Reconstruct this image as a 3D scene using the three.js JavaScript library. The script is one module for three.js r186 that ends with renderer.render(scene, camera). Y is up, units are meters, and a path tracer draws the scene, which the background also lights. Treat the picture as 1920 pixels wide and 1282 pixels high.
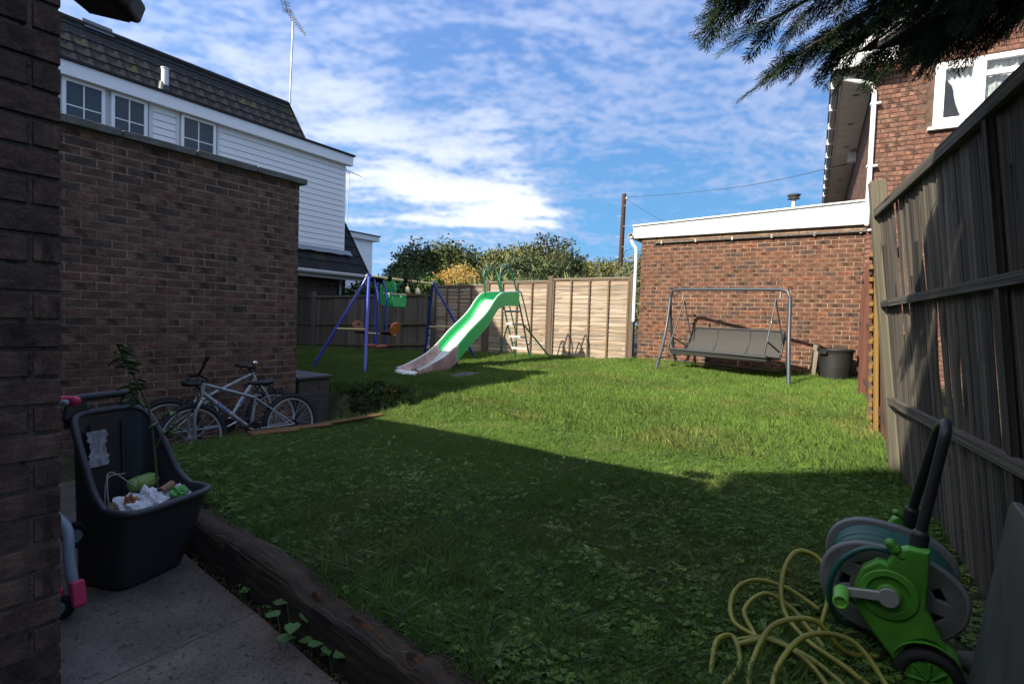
import * as THREE from 'three';
import { mergeGeometries, mergeVertices, toCreasedNormals } from 'three/addons/utils/BufferGeometryUtils.js';
import { RoundedBoxGeometry } from 'three/addons/geometries/RoundedBoxGeometry.js';

// ---------- camera, sky, sun, exposure ----------
const R = (d) => d * Math.PI / 180;
const scene = new THREE.Scene();
const camera = new THREE.PerspectiveCamera(65.32, 1024 / 683, 0.05, 1500);
camera.position.set(0, 1.15, 0);
camera.rotation.set(R(-2.35), R(34), R(1.95), 'YXZ');
const renderer = new THREE.WebGLRenderer();
renderer.toneMapping = THREE.LinearToneMapping;
renderer.toneMappingExposure = 2.95;
renderer.shadowMap.enabled = true;

function rng(seed) { let a = seed >>> 0; return () => { a = (a + 0x6d2b79f5) | 0; let t = Math.imul(a ^ (a >>> 15), 1 | a); t = (t + Math.imul(t ^ (t >>> 7), 61 | t)) ^ t; return ((t ^ (t >>> 14)) >>> 0) / 4294967296; }; }
const lerp = (a, b, t) => a + (b - a) * t, clamp = (x, a = 0, b = 1) => Math.min(b, Math.max(a, x));
const ss = (a, b, x) => { const t = clamp((x - a) / (b - a)); return t * t * (3 - 2 * t); };
// value noise, optionally periodic
function hash2(x, y, s) { let h = Math.imul(x, 374761393) ^ Math.imul(y, 668265263) ^ Math.imul(s, 974634113); h = Math.imul(h ^ (h >>> 13), 1274126177); return ((h ^ (h >>> 16)) >>> 0) / 4294967296; }
function vn(x, y, s = 0, px = 0, py = 0) {
  const xi = Math.floor(x), yi = Math.floor(y), fx = x - xi, fy = y - yi, u = fx * fx * (3 - 2 * fx), v = fy * fy * (3 - 2 * fy);
  const m = (a, p) => p ? ((a % p) + p) % p : a;
  const h = (i, j) => hash2(m(xi + i, px), m(yi + j, py), s);
  return lerp(lerp(h(0, 0), h(1, 0), u), lerp(h(0, 1), h(1, 1), u), v);
}
function fbm(x, y, oct = 4, s = 0, px = 0, py = 0) { let a = 0.5, f = 0, n = 0; for (let i = 0; i < oct; i++) { f += a * vn(x, y, s + i, px, py); n += a; x *= 2; y *= 2; px *= 2; py *= 2; a *= 0.5; } return f / n; }

const SUN = new THREE.Vector3(-0.34 * 0.853, 0.522, 0.94 * 0.853).normalize();
{ // float sky: deep blue with thin broken altocumulus and cirrus, brightest low down
  const w = 2048, h = 1024, d = new Float32Array(w * h * 4);
  const dirOf = (px, py) => new THREE.Vector3((px - 960) / 1000, -(py - 641) / 1000, -1).applyEuler(camera.rotation).normalize();
  // cloud banks of this afternoon: direction, angular radius (rad), amount
  const banks = [[800, 335, 0.10, 0.55], [960, 365, 0.075, 0.5], [880, 395, 0.10, 0.35], [1040, 375, 0.06, 0.25], [610, 215, 0.10, 0.5], [690, 195, 0.08, 0.2], [760, 290, 0.09, 0.10], [900, 210, 0.07, 0.3], [860, 218, 0.10, 0.12], [560, 90, 0.16, -0.12], [1180, 60, 0.3, 0.10], [1410, 370, 0.035, 0.35], [1180, 395, 0.10, 0.15], [690, 410, 0.04, 0.2],
    [860, 120, 0.10, -0.5], [800, 170, 0.06, -0.3], [1330, 320, 0.12, -0.4], [1230, 260, 0.10, -0.25], [1480, 330, 0.10, -0.3], [700, 400, 0.05, -0.35], [1080, 310, 0.07, -0.3], [1130, 440, 0.12, -0.4], [850, 445, 0.12, -0.4]].map(([x, y, r, a]) => [dirOf(x, y), r, a]);
  const v = new THREE.Vector3();
  for (let j = 0; j < h; j++) for (let i = 0; i < w; i++) {
    const el = ((j + 0.5) / h - 0.5) * Math.PI, ph = ((i + 0.5) / w - 0.5) * 2 * Math.PI;   // row 0 = down
    v.set(Math.cos(el) * Math.cos(ph), Math.sin(el), Math.cos(el) * Math.sin(ph));
    const o = (j * w + i) * 4;
    if (v.y < -0.02) { d[o] = 0.10; d[o + 1] = 0.12; d[o + 2] = 0.08; d[o + 3] = 1; continue; }
    const y = Math.max(v.y, 0.0), t = Math.pow(1 - y, 3.2);
    let r = lerp(0.045, 0.070, t), g = lerp(0.092, 0.215, t), b = lerp(0.240, 0.335, t);
    const k = 1 / (y + 0.13), X = v.x * k, Z = v.z * k;
    const a = 0.6, xr = X * Math.cos(a) - Z * Math.sin(a), zr = X * Math.sin(a) + Z * Math.cos(a);
    const warp = fbm(xr * 1.6, zr * 1.6, 3, 40) - 0.5;
    const big = fbm(xr * 0.8 + warp, zr * 1.3 + 3, 4, 3), streak = fbm(xr * 1.3 + warp * 1.8, zr * 5.0 + warp * 1.8, 6, 11), ripple = fbm(xr * 15 + warp * 6, zr * 24 + warp * 5, 3, 23), fine = fbm(xr * 40, zr * 60 + warp * 6, 2, 31);
    let c = (big - 0.5) * 0.9 + (streak - 0.5) * 1.7, bank = 0;
    for (const [q, rad, am] of banks) { const ang = Math.acos(clamp(q.dot(v), -1, 1)); bank += am * Math.exp(-(ang * ang) / (rad * rad)); }
    const veil = ss(-0.62, 0.60, c + bank * 0.9 + (ripple - 0.5) * 1.5 + (fine - 0.5) * 0.9) * (0.65 + 0.35 * y);      // thin rippled sheet
    const low = 1 - ss(0.06, 0.5, y), dense = ss(0.22, 0.95, c + bank * 1.05 + 0.05 + (ripple - 0.5) * 0.45 + (fine - 0.5) * 0.3) * (0.35 + 0.65 * low);
    const q1 = clamp(veil * 0.95), q2 = clamp(dense);
    r = lerp(lerp(r, 0.16, q1), lerp(0.27, 0.42, low), q2); g = lerp(lerp(g, 0.20, q1), lerp(0.30, 0.43, low), q2); b = lerp(lerp(b, 0.31, q1), lerp(0.36, 0.43, low), q2);
    const sa = Math.acos(clamp(SUN.dot(v), -1, 1)), au = 1 + 2.2 * Math.exp(-Math.pow(sa / 1.0, 2)), wh = clamp((au - 1) * 0.5);   // extra brightness round the sun, behind the camera, added to lift the shade
    const m = (r + g + b) / 3 * 1.05;
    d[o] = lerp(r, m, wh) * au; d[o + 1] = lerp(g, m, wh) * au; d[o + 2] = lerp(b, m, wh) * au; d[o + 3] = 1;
  }
  const t = new THREE.DataTexture(d, w, h, THREE.RGBAFormat, THREE.FloatType);
  t.mapping = THREE.EquirectangularReflectionMapping; t.magFilter = THREE.LinearFilter; t.minFilter = THREE.LinearFilter; t.needsUpdate = true;
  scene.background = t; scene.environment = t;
}
const sun = new THREE.DirectionalLight(new THREE.Color().setRGB(1.0, 0.90, 0.74), 3.15);
sun.position.copy(SUN).multiplyScalar(40); sun.castShadow = true; sun.shadow.radius = 1;
Object.assign(sun.shadow.camera, { left: -25, right: 25, top: 25, bottom: -25, near: 1, far: 120 }); sun.shadow.mapSize.set(4096, 4096);
scene.add(sun);

// ---------- helpers ----------
const used = {};
function numbered(n) { const k = used[n] = (used[n] ?? -1) + 1; return k ? n + '_' + String(k).padStart(3, '0') : n; }
const V = (x, y, u) => new THREE.Vector3(x, y, -u);          // u = metres away from the house
function mesh(name, geo, m, parent, label) { const o = new THREE.Mesh(geo, m); o.name = name; o.castShadow = o.receiveShadow = true; if (label) o.userData.label = label; (parent ?? scene).add(o); return o; }
function thing(name, label, category, group) { const o = new THREE.Group(); o.name = numbered(name); o.userData = { label, category }; if (group) o.userData.group = group; scene.add(o); return o; }
function settle(t, x, y, u) { const p = V(x, y, u); t.position.copy(p); for (const c of t.children) c.position.sub(p); return t; }   // group to its base, parts stay where they stand
function single(name, geo, m, label, category, extra) { const o = mesh(numbered(name), geo, m, scene); o.userData = { label, category, ...extra }; return o; }
function struct(name, geo, m) { const o = mesh(name, geo, m, scene); o.userData.kind = 'structure'; return o; }
const M4 = new THREE.Matrix4();
function boxAt(x0, x1, y0, y1, u0, u1, r = 0) {               // axis-aligned box, edges rounded by r
  const w = x1 - x0, h = y1 - y0, d = u1 - u0, g = r ? new RoundedBoxGeometry(w, h, d, 1, r) : new THREE.BoxGeometry(w, h, d);
  return g.translate((x0 + x1) / 2, (y0 + y1) / 2, -(u0 + u1) / 2);
}
function frameM(o, ex, ey, ez) { return new THREE.Matrix4().makeBasis(ex, ey, ez).setPosition(o); }
function bar(a, b, w, t, up = new THREE.Vector3(0, 1, 0), r = 0) {   // timber from a to b, w along 'side', t along up
  const dz = b.clone().sub(a), L = dz.length(); dz.normalize();
  const side = new THREE.Vector3().crossVectors(up, dz).normalize();
  const g = r ? new RoundedBoxGeometry(w, L, t, 1, r) : new THREE.BoxGeometry(w, L, t);   // length along v of the uv
  return g.applyMatrix4(frameM(a.clone().add(b).multiplyScalar(0.5), side, dz, new THREE.Vector3().crossVectors(side, dz)));
}
function tube(pts, r, seg = 0, rad = 8, closed = false, tension = 0.5) {
  const c = pts.length === 2 ? new THREE.LineCurve3(pts[0], pts[1]) : new THREE.CatmullRomCurve3(pts, closed, 'centripetal', tension);
  return new THREE.TubeGeometry(c, seg || (pts.length === 2 ? 1 : pts.length * 6), r, rad, closed);
}
function rod(pts, r, bend = 0.08, rad = 8) {                   // straight tubes joined by rounded bends, ends closed
  const cp = new THREE.CurvePath(); let p = pts[0];
  for (let i = 1; i < pts.length; i++) {
    if (i === pts.length - 1) { cp.add(new THREE.LineCurve3(p, pts[i])); break; }
    const q = pts[i], d0 = q.clone().sub(p), d1 = pts[i + 1].clone().sub(q), b = Math.min(bend, d0.length() * 0.45, d1.length() * 0.45);
    const s = q.clone().sub(d0.setLength(b)), e = q.clone().add(d1.setLength(b));
    cp.add(new THREE.LineCurve3(p, s)); cp.add(new THREE.QuadraticBezierCurve3(s, q, e)); p = e;
  }
  const g = new THREE.TubeGeometry(cp, Math.max(2, pts.length * 10 - 18), r, rad, false);
  const caps = [pts[0], pts[pts.length - 1]].map((q) => new THREE.SphereGeometry(r * 0.98, rad, 4).translate(q.x, q.y, q.z));
  return mergeGeometries([g.toNonIndexed(), ...caps.map((c) => c.toNonIndexed())]);
}
const merge = (list) => mergeGeometries(list.map((g) => { const n = g.index ? g.toNonIndexed() : g; for (const k of Object.keys(n.attributes)) if (!['position', 'normal', 'uv'].includes(k)) n.deleteAttribute(k); if (!n.attributes.uv) n.setAttribute('uv', new THREE.BufferAttribute(new Float32Array(n.attributes.position.count * 2), 2)); return n; }));
function cyl(r0, r1, h, x, y, z, seg = 20) { return new THREE.CylinderGeometry(r1, r0, h, seg).translate(x, y, z); }
function gridGeo(nu, nv, f) {                                  // sheet from f(u, v) -> Vector3
  const p = [], uv = [], ix = [];
  for (let j = 0; j <= nv; j++) for (let i = 0; i <= nu; i++) { const q = f(i / nu, j / nv); p.push(q.x, q.y, q.z); uv.push(i / nu, j / nv); }
  for (let j = 0; j < nv; j++) for (let i = 0; i < nu; i++) { const a = j * (nu + 1) + i, b = a + 1, c = a + nu + 1, d = c + 1; ix.push(a, b, d, a, d, c); }
  const g = new THREE.BufferGeometry(); g.setAttribute('position', new THREE.Float32BufferAttribute(p, 3)); g.setAttribute('uv', new THREE.Float32BufferAttribute(uv, 2)); g.setIndex(ix); g.computeVertexNormals(); return g;
}
// textures
function tex(n, f, { srgb = true, ch = 3 } = {}) {
  const d = new Uint8Array(n * n * 4);
  for (let y = 0; y < n; y++) for (let x = 0; x < n; x++) { const c = f(x / n, y / n), o = (y * n + x) * 4; if (typeof c === 'number') d[o] = d[o + 1] = d[o + 2] = clamp(c) * 255; else { d[o] = clamp(c[0]) * 255; d[o + 1] = clamp(c[1]) * 255; d[o + 2] = clamp(c[2]) * 255; } d[o + 3] = 255; }
  const t = new THREE.DataTexture(d, n, n); t.wrapS = t.wrapT = THREE.RepeatWrapping; t.magFilter = THREE.LinearFilter; t.colorSpace = srgb ? THREE.SRGBColorSpace : THREE.NoColorSpace; t.needsUpdate = true; return t;
}
function rep(t, x, y, rot = 0) { const c = t.clone(); c.repeat.set(x, y); c.rotation = rot; c.needsUpdate = true; return c; }
function std(rgb, rough = 0.8, o = {}) { return new THREE.MeshStandardMaterial({ color: new THREE.Color().setRGB(...rgb), roughness: rough, ...o }); }
function phys(rgb, rough, o = {}) { return new THREE.MeshPhysicalMaterial({ color: new THREE.Color().setRGB(...rgb), roughness: rough, ...o }); }
const T = {};
T.brick = tex(256, (x, y) => { const a = fbm(x * 6, y * 6, 4, 1, 6, 6), f = vn(x * 90, y * 90, 7, 90, 90), b = fbm(x * 3, y * 2, 2, 5, 3, 2); return 0.62 + (a - 0.5) * 0.55 + (f - 0.5) * 0.18 + (b > 0.56 ? -0.14 : 0); });
T.brickBump = tex(256, (x, y) => fbm(x * 24, y * 24, 4, 2, 24, 24), { srgb: false });
T.wood = tex(512, (x, y) => { const w = fbm(x * 2, y * 1.5, 3, 9, 2, 0) * 0.25, g = vn((x + w) * 46, y * 1.5, 3, 0, 0) * 0.5 + vn((x + w) * 110, y * 3, 4) * 0.3 + fbm(x * 5, y * 3, 3, 6) * 0.5; const k = vn(x * 3, y * 5, 12); return 0.36 + g * 0.44 - (k > 0.9 ? (k - 0.9) * 3 : 0); });
T.woodH = rep(T.wood, 1, 1, Math.PI / 2);
T.woodBump = tex(512, (x, y) => { const w = fbm(x * 2, y * 1.5, 3, 9, 2, 0) * 0.25; return vn((x + w) * 46, y * 1.5, 3) * 0.6 + vn((x + w) * 130, y * 4, 4) * 0.4; }, { srgb: false });
T.grit = tex(512, (x, y) => { const f = vn(x * 170, y * 170, 1, 170, 170), a = fbm(x * 5, y * 5, 5, 2, 5, 5), s = vn(x * 60, y * 60, 4, 60, 60); return 0.66 + (a - 0.5) * 0.34 + (f - 0.5) * 0.2 - (s > 0.86 ? 0.22 : 0); });
T.gritBump = tex(256, (x, y) => fbm(x * 40, y * 40, 3, 8, 40, 40), { srgb: false });
T.oldWood = tex(512, (x, y) => { const w = fbm(x * 2, y * 1.2, 3, 91) * 0.22, g = vn((x + w) * 30, y * 1.1, 93) * 0.5 + vn((x + w) * 90, y * 2.4, 94) * 0.5, st = fbm(x * 3.5, y * 2.2, 4, 96), k = vn(x * 4, y * 7, 92), kr = vn((x + w) * 60, y * 0.8, 97); return 0.10 + g * 0.55 + st * 0.42 - (k > 0.88 ? (k - 0.88) * 4 : 0) - (kr > 0.86 ? 0.3 : 0); });
T.scuff = tex(256, (x, y) => { const a = fbm(x * 7, y * 7, 5, 21, 7, 7); return 0.78 + (a - 0.5) * 0.5; });
T.soil = tex(512, (x, y) => { const a = fbm(x * 8, y * 8, 5, 31, 8, 8), f = vn(x * 120, y * 120, 3, 120, 120); const k = 0.42 + (a - 0.5) * 0.7 + (f - 0.5) * 0.35; return [k * 0.95, k * 0.86, k * 0.72]; });
T.mesh = tex(128, (x, y) => 0.62 + 0.25 * Math.sin(x * Math.PI * 2 * 32) * Math.sin(y * Math.PI * 2 * 32) + (vn(x * 40, y * 40, 3, 40, 40) - 0.5) * 0.12);
// ---------- the ground ----------
function groundY(x, u) {
  let y = 0.15 + 0.2 * clamp((u - 3.5) / 6.5);
  y -= 0.1 * ss(-5.2, -9, x) * ss(3.5, 9, u);
  y -= 0.13 * ss(0.0, 0.3, x) * ss(3.9, 2.6, u);
  y += 0.06 * ss(9.4, 10.1, u) * ss(-2.2, -3.2, x) * ss(-4.6, -4.0, x);
  const pit = ss(-3.98, -4.34, x + (fbm(u * 2.2, 3, 3, 5) - 0.5) * 0.25) * ss(4.75, 4.2, u + (fbm(x * 2, 7, 3, 5) - 0.5) * 0.5);
  y = lerp(y, -0.3, pit);
  return y + (fbm(x * 1.3 + 9, u * 1.3, 3, 4) - 0.5) * 0.07 * (1 - pit);
}
const edgeU = (x) => 1.06 + 0.108 * (-1.31 - x);              // the patio's edge against the lawn
const M = {};
M.soil = std([0.10, 0.075, 0.05], 1, { map: rep(T.soil, 1, 1), bumpMap: T.gritBump, bumpScale: 0.02 });
{
  const g = new THREE.PlaneGeometry(900, 900, 1, 1).rotateX(-Math.PI / 2).translate(0, -0.42, 0);
  const uv = g.attributes.uv; for (let i = 0; i < uv.count; i++) uv.setXY(i, uv.getX(i) * 450, uv.getY(i) * 450);
  struct('ground', g, std([0.07, 0.10, 0.035], 1, { map: T.soil }));
  const nx = 190, nu = 150, x0 = -14, x1 = 1.6, u0 = 0.9, u1 = 11.2;
  const lawn = gridGeo(nx, nu, (a, b) => { const x = lerp(x0, x1, a), u = lerp(u0, u1, b); let y = groundY(x, u); const e = edgeU(x) + 0.06; if (u < e + 0.1) y = lerp(-0.06, y, ss(e - 0.02, e + 0.1, u)); return V(x, y, u); });
  const p = lawn.attributes.uv; for (let i = 0; i < p.count; i++) p.setXY(i, p.getX(i) * 11, p.getY(i) * 7.5);
  struct('lawn', lawn, std([0.26, 0.36, 0.12], 1, { map: T.soil, bumpMap: T.gritBump, bumpScale: 0.015 }));
}
M.slab = std([0.26, 0.21, 0.165], 0.9, { map: rep(T.grit, 1.2, 1.2), bumpMap: T.gritBump, bumpScale: 0.002 });
{
  const base = struct('patio', boxAt(-4.3, 2.2, -0.4, -0.05, -2.2, 1.02), M.soil);
  const xs = [-4.29, -3.7, -2.8, -1.9, -1.0, -0.1, 0.8, 1.7], us = [-2.15, -1.25, -0.15];
  for (let i = 0; i < xs.length - 1; i++) for (let k = 0; k < 3; k++) {
    const a = xs[i] + 0.006, b = xs[i + 1] - 0.006, c = (us[k] ?? 0) + 0.006;
    const sh = new THREE.Shape();
    if (k < 2) { sh.moveTo(a, c); sh.lineTo(b, c); sh.lineTo(b, us[k + 1] - 0.004); sh.lineTo(a, us[k + 1] - 0.004); }
    else { sh.moveTo(a, c); sh.lineTo(b, c); sh.lineTo(b, edgeU(b)); sh.lineTo((a + b) / 2, edgeU((a + b) / 2) - 0.006); sh.lineTo(a, edgeU(a)); }
    const g = new THREE.ExtrudeGeometry(sh, { depth: 0.04, bevelEnabled: true, bevelSize: 0.004, bevelThickness: 0.004, bevelSegments: 1 }).rotateX(-Math.PI / 2).translate(0, -0.045 + ((i + k) % 2) * 0.0015, 0);
    mesh('paving_slab', g, M.slab, base);
  }
}
// ---------- bricks ----------
const brickGeo = [];
{
  const r = rng(5);
  for (let n = 0; n < 6; n++) {                                  // unit brick: x along, y up, z out; chamfered face with a slightly uneven outline
    const j = (a) => (r() - 0.5) * a, w = 0.5, h = 0.5;
    const F = [[-w + 0.010 + j(0.012), -h + 0.03 + j(0.04)], [w - 0.010 + j(0.012), -h + 0.03 + j(0.04)], [w - 0.010 + j(0.012), h - 0.03 + j(0.04)], [-w + 0.010 + j(0.012), h - 0.03 + j(0.04)]].map(([x, y]) => [x, y, 0.5 + j(0.04)]);
    const B = [[-w, -h], [w, -h], [w, h], [-w, h]].map(([x, y]) => [x, y, 0.36]), C = B.map(([x, y]) => [x, y, -0.5]);
    const p = [], uv = []; const ou = r(), ov = r();
    const quad = (a, b, c, d) => { for (const q of [a, b, c, a, c, d]) { p.push(...q); uv.push(ou + q[0] * 0.5 + q[2] * 0.1, ov + q[1] * 0.18 + q[2] * 0.1); } };
    quad(...F); for (let k = 0; k < 4; k++) { const m = (k + 1) % 4; quad(B[k], B[m], F[m], F[k]); quad(C[k], C[m], B[m], B[k]); }
    const g = new THREE.BufferGeometry(); g.setAttribute('position', new THREE.Float32BufferAttribute(p, 3)); g.setAttribute('uv', new THREE.Float32BufferAttribute(uv, 2)); g.computeVertexNormals(); brickGeo.push(g);
  }
}
// courses of stretchers on a flat wall; the limit largest in view become parts, the others one joined part per tone
function courses(core, { o, ex, ez, len, y0, rows, mats, seed, skip, limit = 300, near, proud = 0.003, L = 0.225, H = 0.075, stuffName = 'brickwork' }) {
  const r = rng(seed), ey = new THREE.Vector3(0, 1, 0), list = [];
  const n = Math.ceil(len / L) + 1;
  for (let k = 0; k < rows; k++) for (let i = -1; i < n; i++) {
    let a = i * L + (k % 2 ? L / 2 : 0) + 0.006, b = a + L - 0.012; a = Math.max(a, 0); b = Math.min(b, len); const w = b - a; if (w < 0.03) continue;
    const cx = (a + b) / 2, cy = y0 + (k + 0.5) * H, jit = [r(), r(), r(), r(), r()];
    if (skip && skip(cx, cy, w)) continue;
    const p = o.clone().addScaledVector(ex, cx).setY(o.y + cy).addScaledVector(ez, proud - 0.018 + (jit[0] - 0.5) * 0.002);
    const m = frameM(p, ex, ey, ez).multiply(new THREE.Matrix4().makeRotationZ((jit[1] - 0.5) * 0.012)).multiply(new THREE.Matrix4().makeScale(w, H - 0.0125 + (jit[2] - 0.5) * 0.003, 0.036));
    list.push({ m, g: brickGeo[Math.floor(jit[3] * 6)], mat: mats[Math.floor(Math.pow(jit[4], 1.25) * mats.length)], d: near ? near.distanceTo(p) : 0 });
  }
  list.sort((a, b) => a.d - b.d);
  list.slice(0, limit).forEach((q) => { const b = mesh('brick', q.g, q.mat, core); b.matrixAutoUpdate = false; b.matrix.copy(q.m); b.matrix.decompose(b.position, b.quaternion, b.scale); b.matrixAutoUpdate = true; });
  const rest = list.slice(limit);
  mats.forEach((mt) => { const gs = rest.filter((q) => q.mat === mt).map((q) => q.g.clone().applyMatrix4(q.m)); if (gs.length) mesh(stuffName, mergeGeometries(gs), mt, core).userData.kind = 'stuff'; });
}
const brickMat = (c, rough = 0.92) => std(c, rough, { map: T.brick, bumpMap: T.brickBump, bumpScale: 0.004 });
const X1 = new THREE.Vector3(1, 0, 0), Z1 = new THREE.Vector3(0, 0, 1), Y1 = new THREE.Vector3(0, 1, 0), A1 = new THREE.Vector3(0, 0, -1);
const mortar = (c) => std(c, 1, { map: rep(T.grit, 3, 3), bumpMap: T.gritBump, bumpScale: 0.002 });
const eye = V(0, 1.15, 0);
// ---------- brick garage on the left ----------
{
  const t = thing('brick_garage', 'dark brown brick garage on the left with a pale stone coping, bikes leaning below', 'garage');
  const core = mesh('wall', boxAt(-9.0, -5.595, -0.42, 2.635, -0.6, 3.765), mortar([0.50, 0.36, 0.25]), t);
  const mats = [[0.31, 0.155, 0.105], [0.36, 0.185, 0.122], [0.27, 0.145, 0.10], [0.335, 0.20, 0.135], [0.20, 0.125, 0.092], [0.38, 0.22, 0.15]].map((c) => brickMat(c));
  courses(core, { o: V(-5.595, 0, -0.43), ex: A1, ez: X1, len: 4.2, y0: -0.37, rows: 40, mats, seed: 11, near: V(-5.5, 1.0, 2.4), limit: 300 });
  const cm = std([0.36, 0.35, 0.31], 0.9, { map: rep(T.grit, 1, 0.4), bumpMap: T.gritBump, bumpScale: 0.003 });
  const js = [3.84, 3.235, 2.613, 1.988, 1.363, 0.738, 0.113, -0.5];
  for (let i = 0; i < js.length - 1; i++) mesh('coping_stone', boxAt(-5.86, -5.53, 2.636, 2.70 + (i % 2) * 0.004, js[i + 1] + 0.006, js[i] - 0.006, 0.008), cm, t);
  mesh('roof', boxAt(-8.95, -5.87, 2.637, 2.66, -0.5, 3.7), std([0.08, 0.08, 0.08], 0.95, { map: T.grit }), t);
  settle(t, -7.3, -0.3, 1.6);
}
// ---------- the extension close by on the left ----------
{
  const t = thing('brick_extension', 'dark brick wall corner close up along the left edge of the picture', 'wall');
  const core = mesh('wall', boxAt(-6.0, -1.835, -0.1, 2.02, -2.2, 0.511), mortar([0.30, 0.235, 0.175]), t);
  const mats = [[0.20, 0.115, 0.082], [0.235, 0.135, 0.095], [0.17, 0.105, 0.08], [0.25, 0.15, 0.105]].map((c) => brickMat(c));
  courses(core, { o: V(-1.829, 0, -0.787), ex: A1, ez: X1, len: 1.3, y0: -0.02, rows: 28, mats, seed: 21, near: V(-1.8, 1, 0.4), proud: 0.006 });
  mesh('roof', boxAt(-6.1, -1.82, 2.04, 2.08, -2.2, 0.52, 0.01), std([0.05, 0.05, 0.052], 0.9, { map: T.grit }), t);
  mesh('fascia', boxAt(-6.05, -1.83, 2.022, 2.039, -2.2, 0.51), std([0.25, 0.24, 0.22], 0.7), t);
  settle(t, -1.83, 0, -0.8);
}
// ---------- the house behind the camera, which shades the near lawn ----------
{
  const t = thing('brick_house', 'brick gabled house standing behind the viewer, out of the picture', 'house');
  const U = -5, ex = -3.75, ey = 5.78, rx = 0.25, ry = 8.48;
  const sh = new THREE.Shape(); sh.moveTo(ex, -0.3); sh.lineTo(4.25, -0.3); sh.lineTo(4.25, ey); sh.lineTo(rx, ry); sh.lineTo(ex, ey);
  const hole = new THREE.Path(); hole.moveTo(-0.9, 0.1); hole.lineTo(0.9, 0.1); hole.lineTo(0.9, 2.1); hole.lineTo(-0.9, 2.1); sh.holes.push(hole);
  mesh('wall', new THREE.ExtrudeGeometry(sh, { depth: 8, bevelEnabled: false }).translate(0, 0, -U), std([0.16, 0.10, 0.08], 0.95, { map: rep(T.brick, 0.7, 0.7) }), t);
  const d = mesh('door', boxAt(-0.9, 0.9, 0.1, 2.1, U - 0.12, U - 0.06), std([0.6, 0.6, 0.6], 0.5), t);
  mesh('pane', boxAt(-0.8, -0.06, 0.2, 2.0, U - 0.058, U - 0.05), phys([0.02, 0.025, 0.03], 0.05), d); mesh('pane', boxAt(0.06, 0.8, 0.2, 2.0, U - 0.058, U - 0.05), phys([0.02, 0.025, 0.03], 0.05), d);
  const rm = std([0.07, 0.055, 0.05], 0.9, { map: T.grit });
  mesh('roof', merge([bar(V(rx + 0.05, ry + 0.08, U + 0.1 - 4), V(ex - 0.1, ey + 0.02, U + 0.1 - 4), 8, 0.1), bar(V(rx - 0.05, ry + 0.08, U + 0.1 - 4), V(4.4, ey - 0.02, U + 0.1 - 4), 8, 0.1)]), rm, t);
  settle(t, 0, 0, -6);
}
{ // the chalet next door, out of the frame to the left: its gable shades the far left corner of the lawn
  const t = thing('chalet_house', 'steep roofed chalet house beyond the left edge of the picture', 'house');
  const sh = new THREE.Shape(); sh.moveTo(-19.5, -0.3); sh.lineTo(-9.1, -0.3); sh.lineTo(-9.1, 4.72); sh.lineTo(-11.70, 8.30); sh.lineTo(-19.5, 8.35); sh.lineTo(-19.5, -0.3);
  mesh('wall', new THREE.ExtrudeGeometry(sh, { depth: 7, bevelEnabled: false }).translate(0, 0, -0.5), std([0.5, 0.5, 0.5], 0.9), t);
  mesh('roof', merge([bar(V(-9.06, 4.76, -3.0), V(-11.70, 8.36, -3.0), 7.1, 0.06, new THREE.Vector3(1, 1, 0)), boxAt(-19.5, -11.7, 8.352, 8.42, -6.5, 0.55)]), std([0.03, 0.03, 0.03], 0.9), t);
  settle(t, -12, -0.3, -3);
}
// ---------- white weatherboarded houses ----------
const white = std([0.84, 0.84, 0.83], 0.5), whiteDull = std([0.66, 0.66, 0.63], 0.6);
M.tile = [[0.017, 0.0165, 0.0165], [0.020, 0.0195, 0.019], [0.0145, 0.0142, 0.0145], [0.023, 0.022, 0.021]].map((c) => std(c, 0.9, { map: T.scuff, bumpMap: T.brickBump, bumpScale: 0.003 }));
M.moss = std([0.055, 0.052, 0.022], 1, { map: T.scuff, bumpMap: T.brickBump, bumpScale: 0.006 });
const tileGeo = (w, h) => { const n = 7; const top = gridGeo(n, 2, (a, b) => new THREE.Vector3((a - 0.5) * w, (b - 0.5) * h, 0.014 + 0.009 * Math.pow(Math.max(0, Math.sin(Math.PI * clamp((a - 0.55) / 0.45))), 0.9) - 0.003 * Math.sin(Math.PI * clamp(a / 0.62)) + (1 - b) * 0.022)), lip = gridGeo(n, 1, (a, b) => { const z = 0.014 + 0.009 * Math.pow(Math.max(0, Math.sin(Math.PI * clamp((a - 0.55) / 0.45))), 0.9) - 0.003 * Math.sin(Math.PI * clamp(a / 0.62)) + 0.022; return new THREE.Vector3((a - 0.5) * w, -0.5 * h, lerp(z - 0.03, z, b)); }); return merge([top, lip]); };
function tiledSlope(parent, { o, along, up, nA, nU, w = 0.33, h = 0.345, seed, keep, moss }) {
  const nrm = new THREE.Vector3().crossVectors(along, up).normalize(), r = rng(seed), gs = [tileGeo(w * 1.0, h * 1.12), tileGeo(w * 0.99, h * 1.1)];
  for (let j = 0; j < nU; j++) for (let i = 0; i < nA; i++) {
    const c = o.clone().addScaledVector(along, (i + 0.5) * w).addScaledVector(up, (j + 0.5) * h); const q = [r(), r(), r(), r()];
    if (keep && !keep(c, i, j)) continue;
    const b = mesh('roof_tile', gs[q[0] > 0.5 ? 1 : 0], moss && q[3] < moss(i, j) ? M.moss : M.tile[Math.floor(q[1] * 4)], parent);
    b.applyMatrix4(frameM(c, along, up, nrm).multiply(new THREE.Matrix4().makeRotationZ((q[2] - 0.5) * 0.03)));
  }
}
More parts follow.
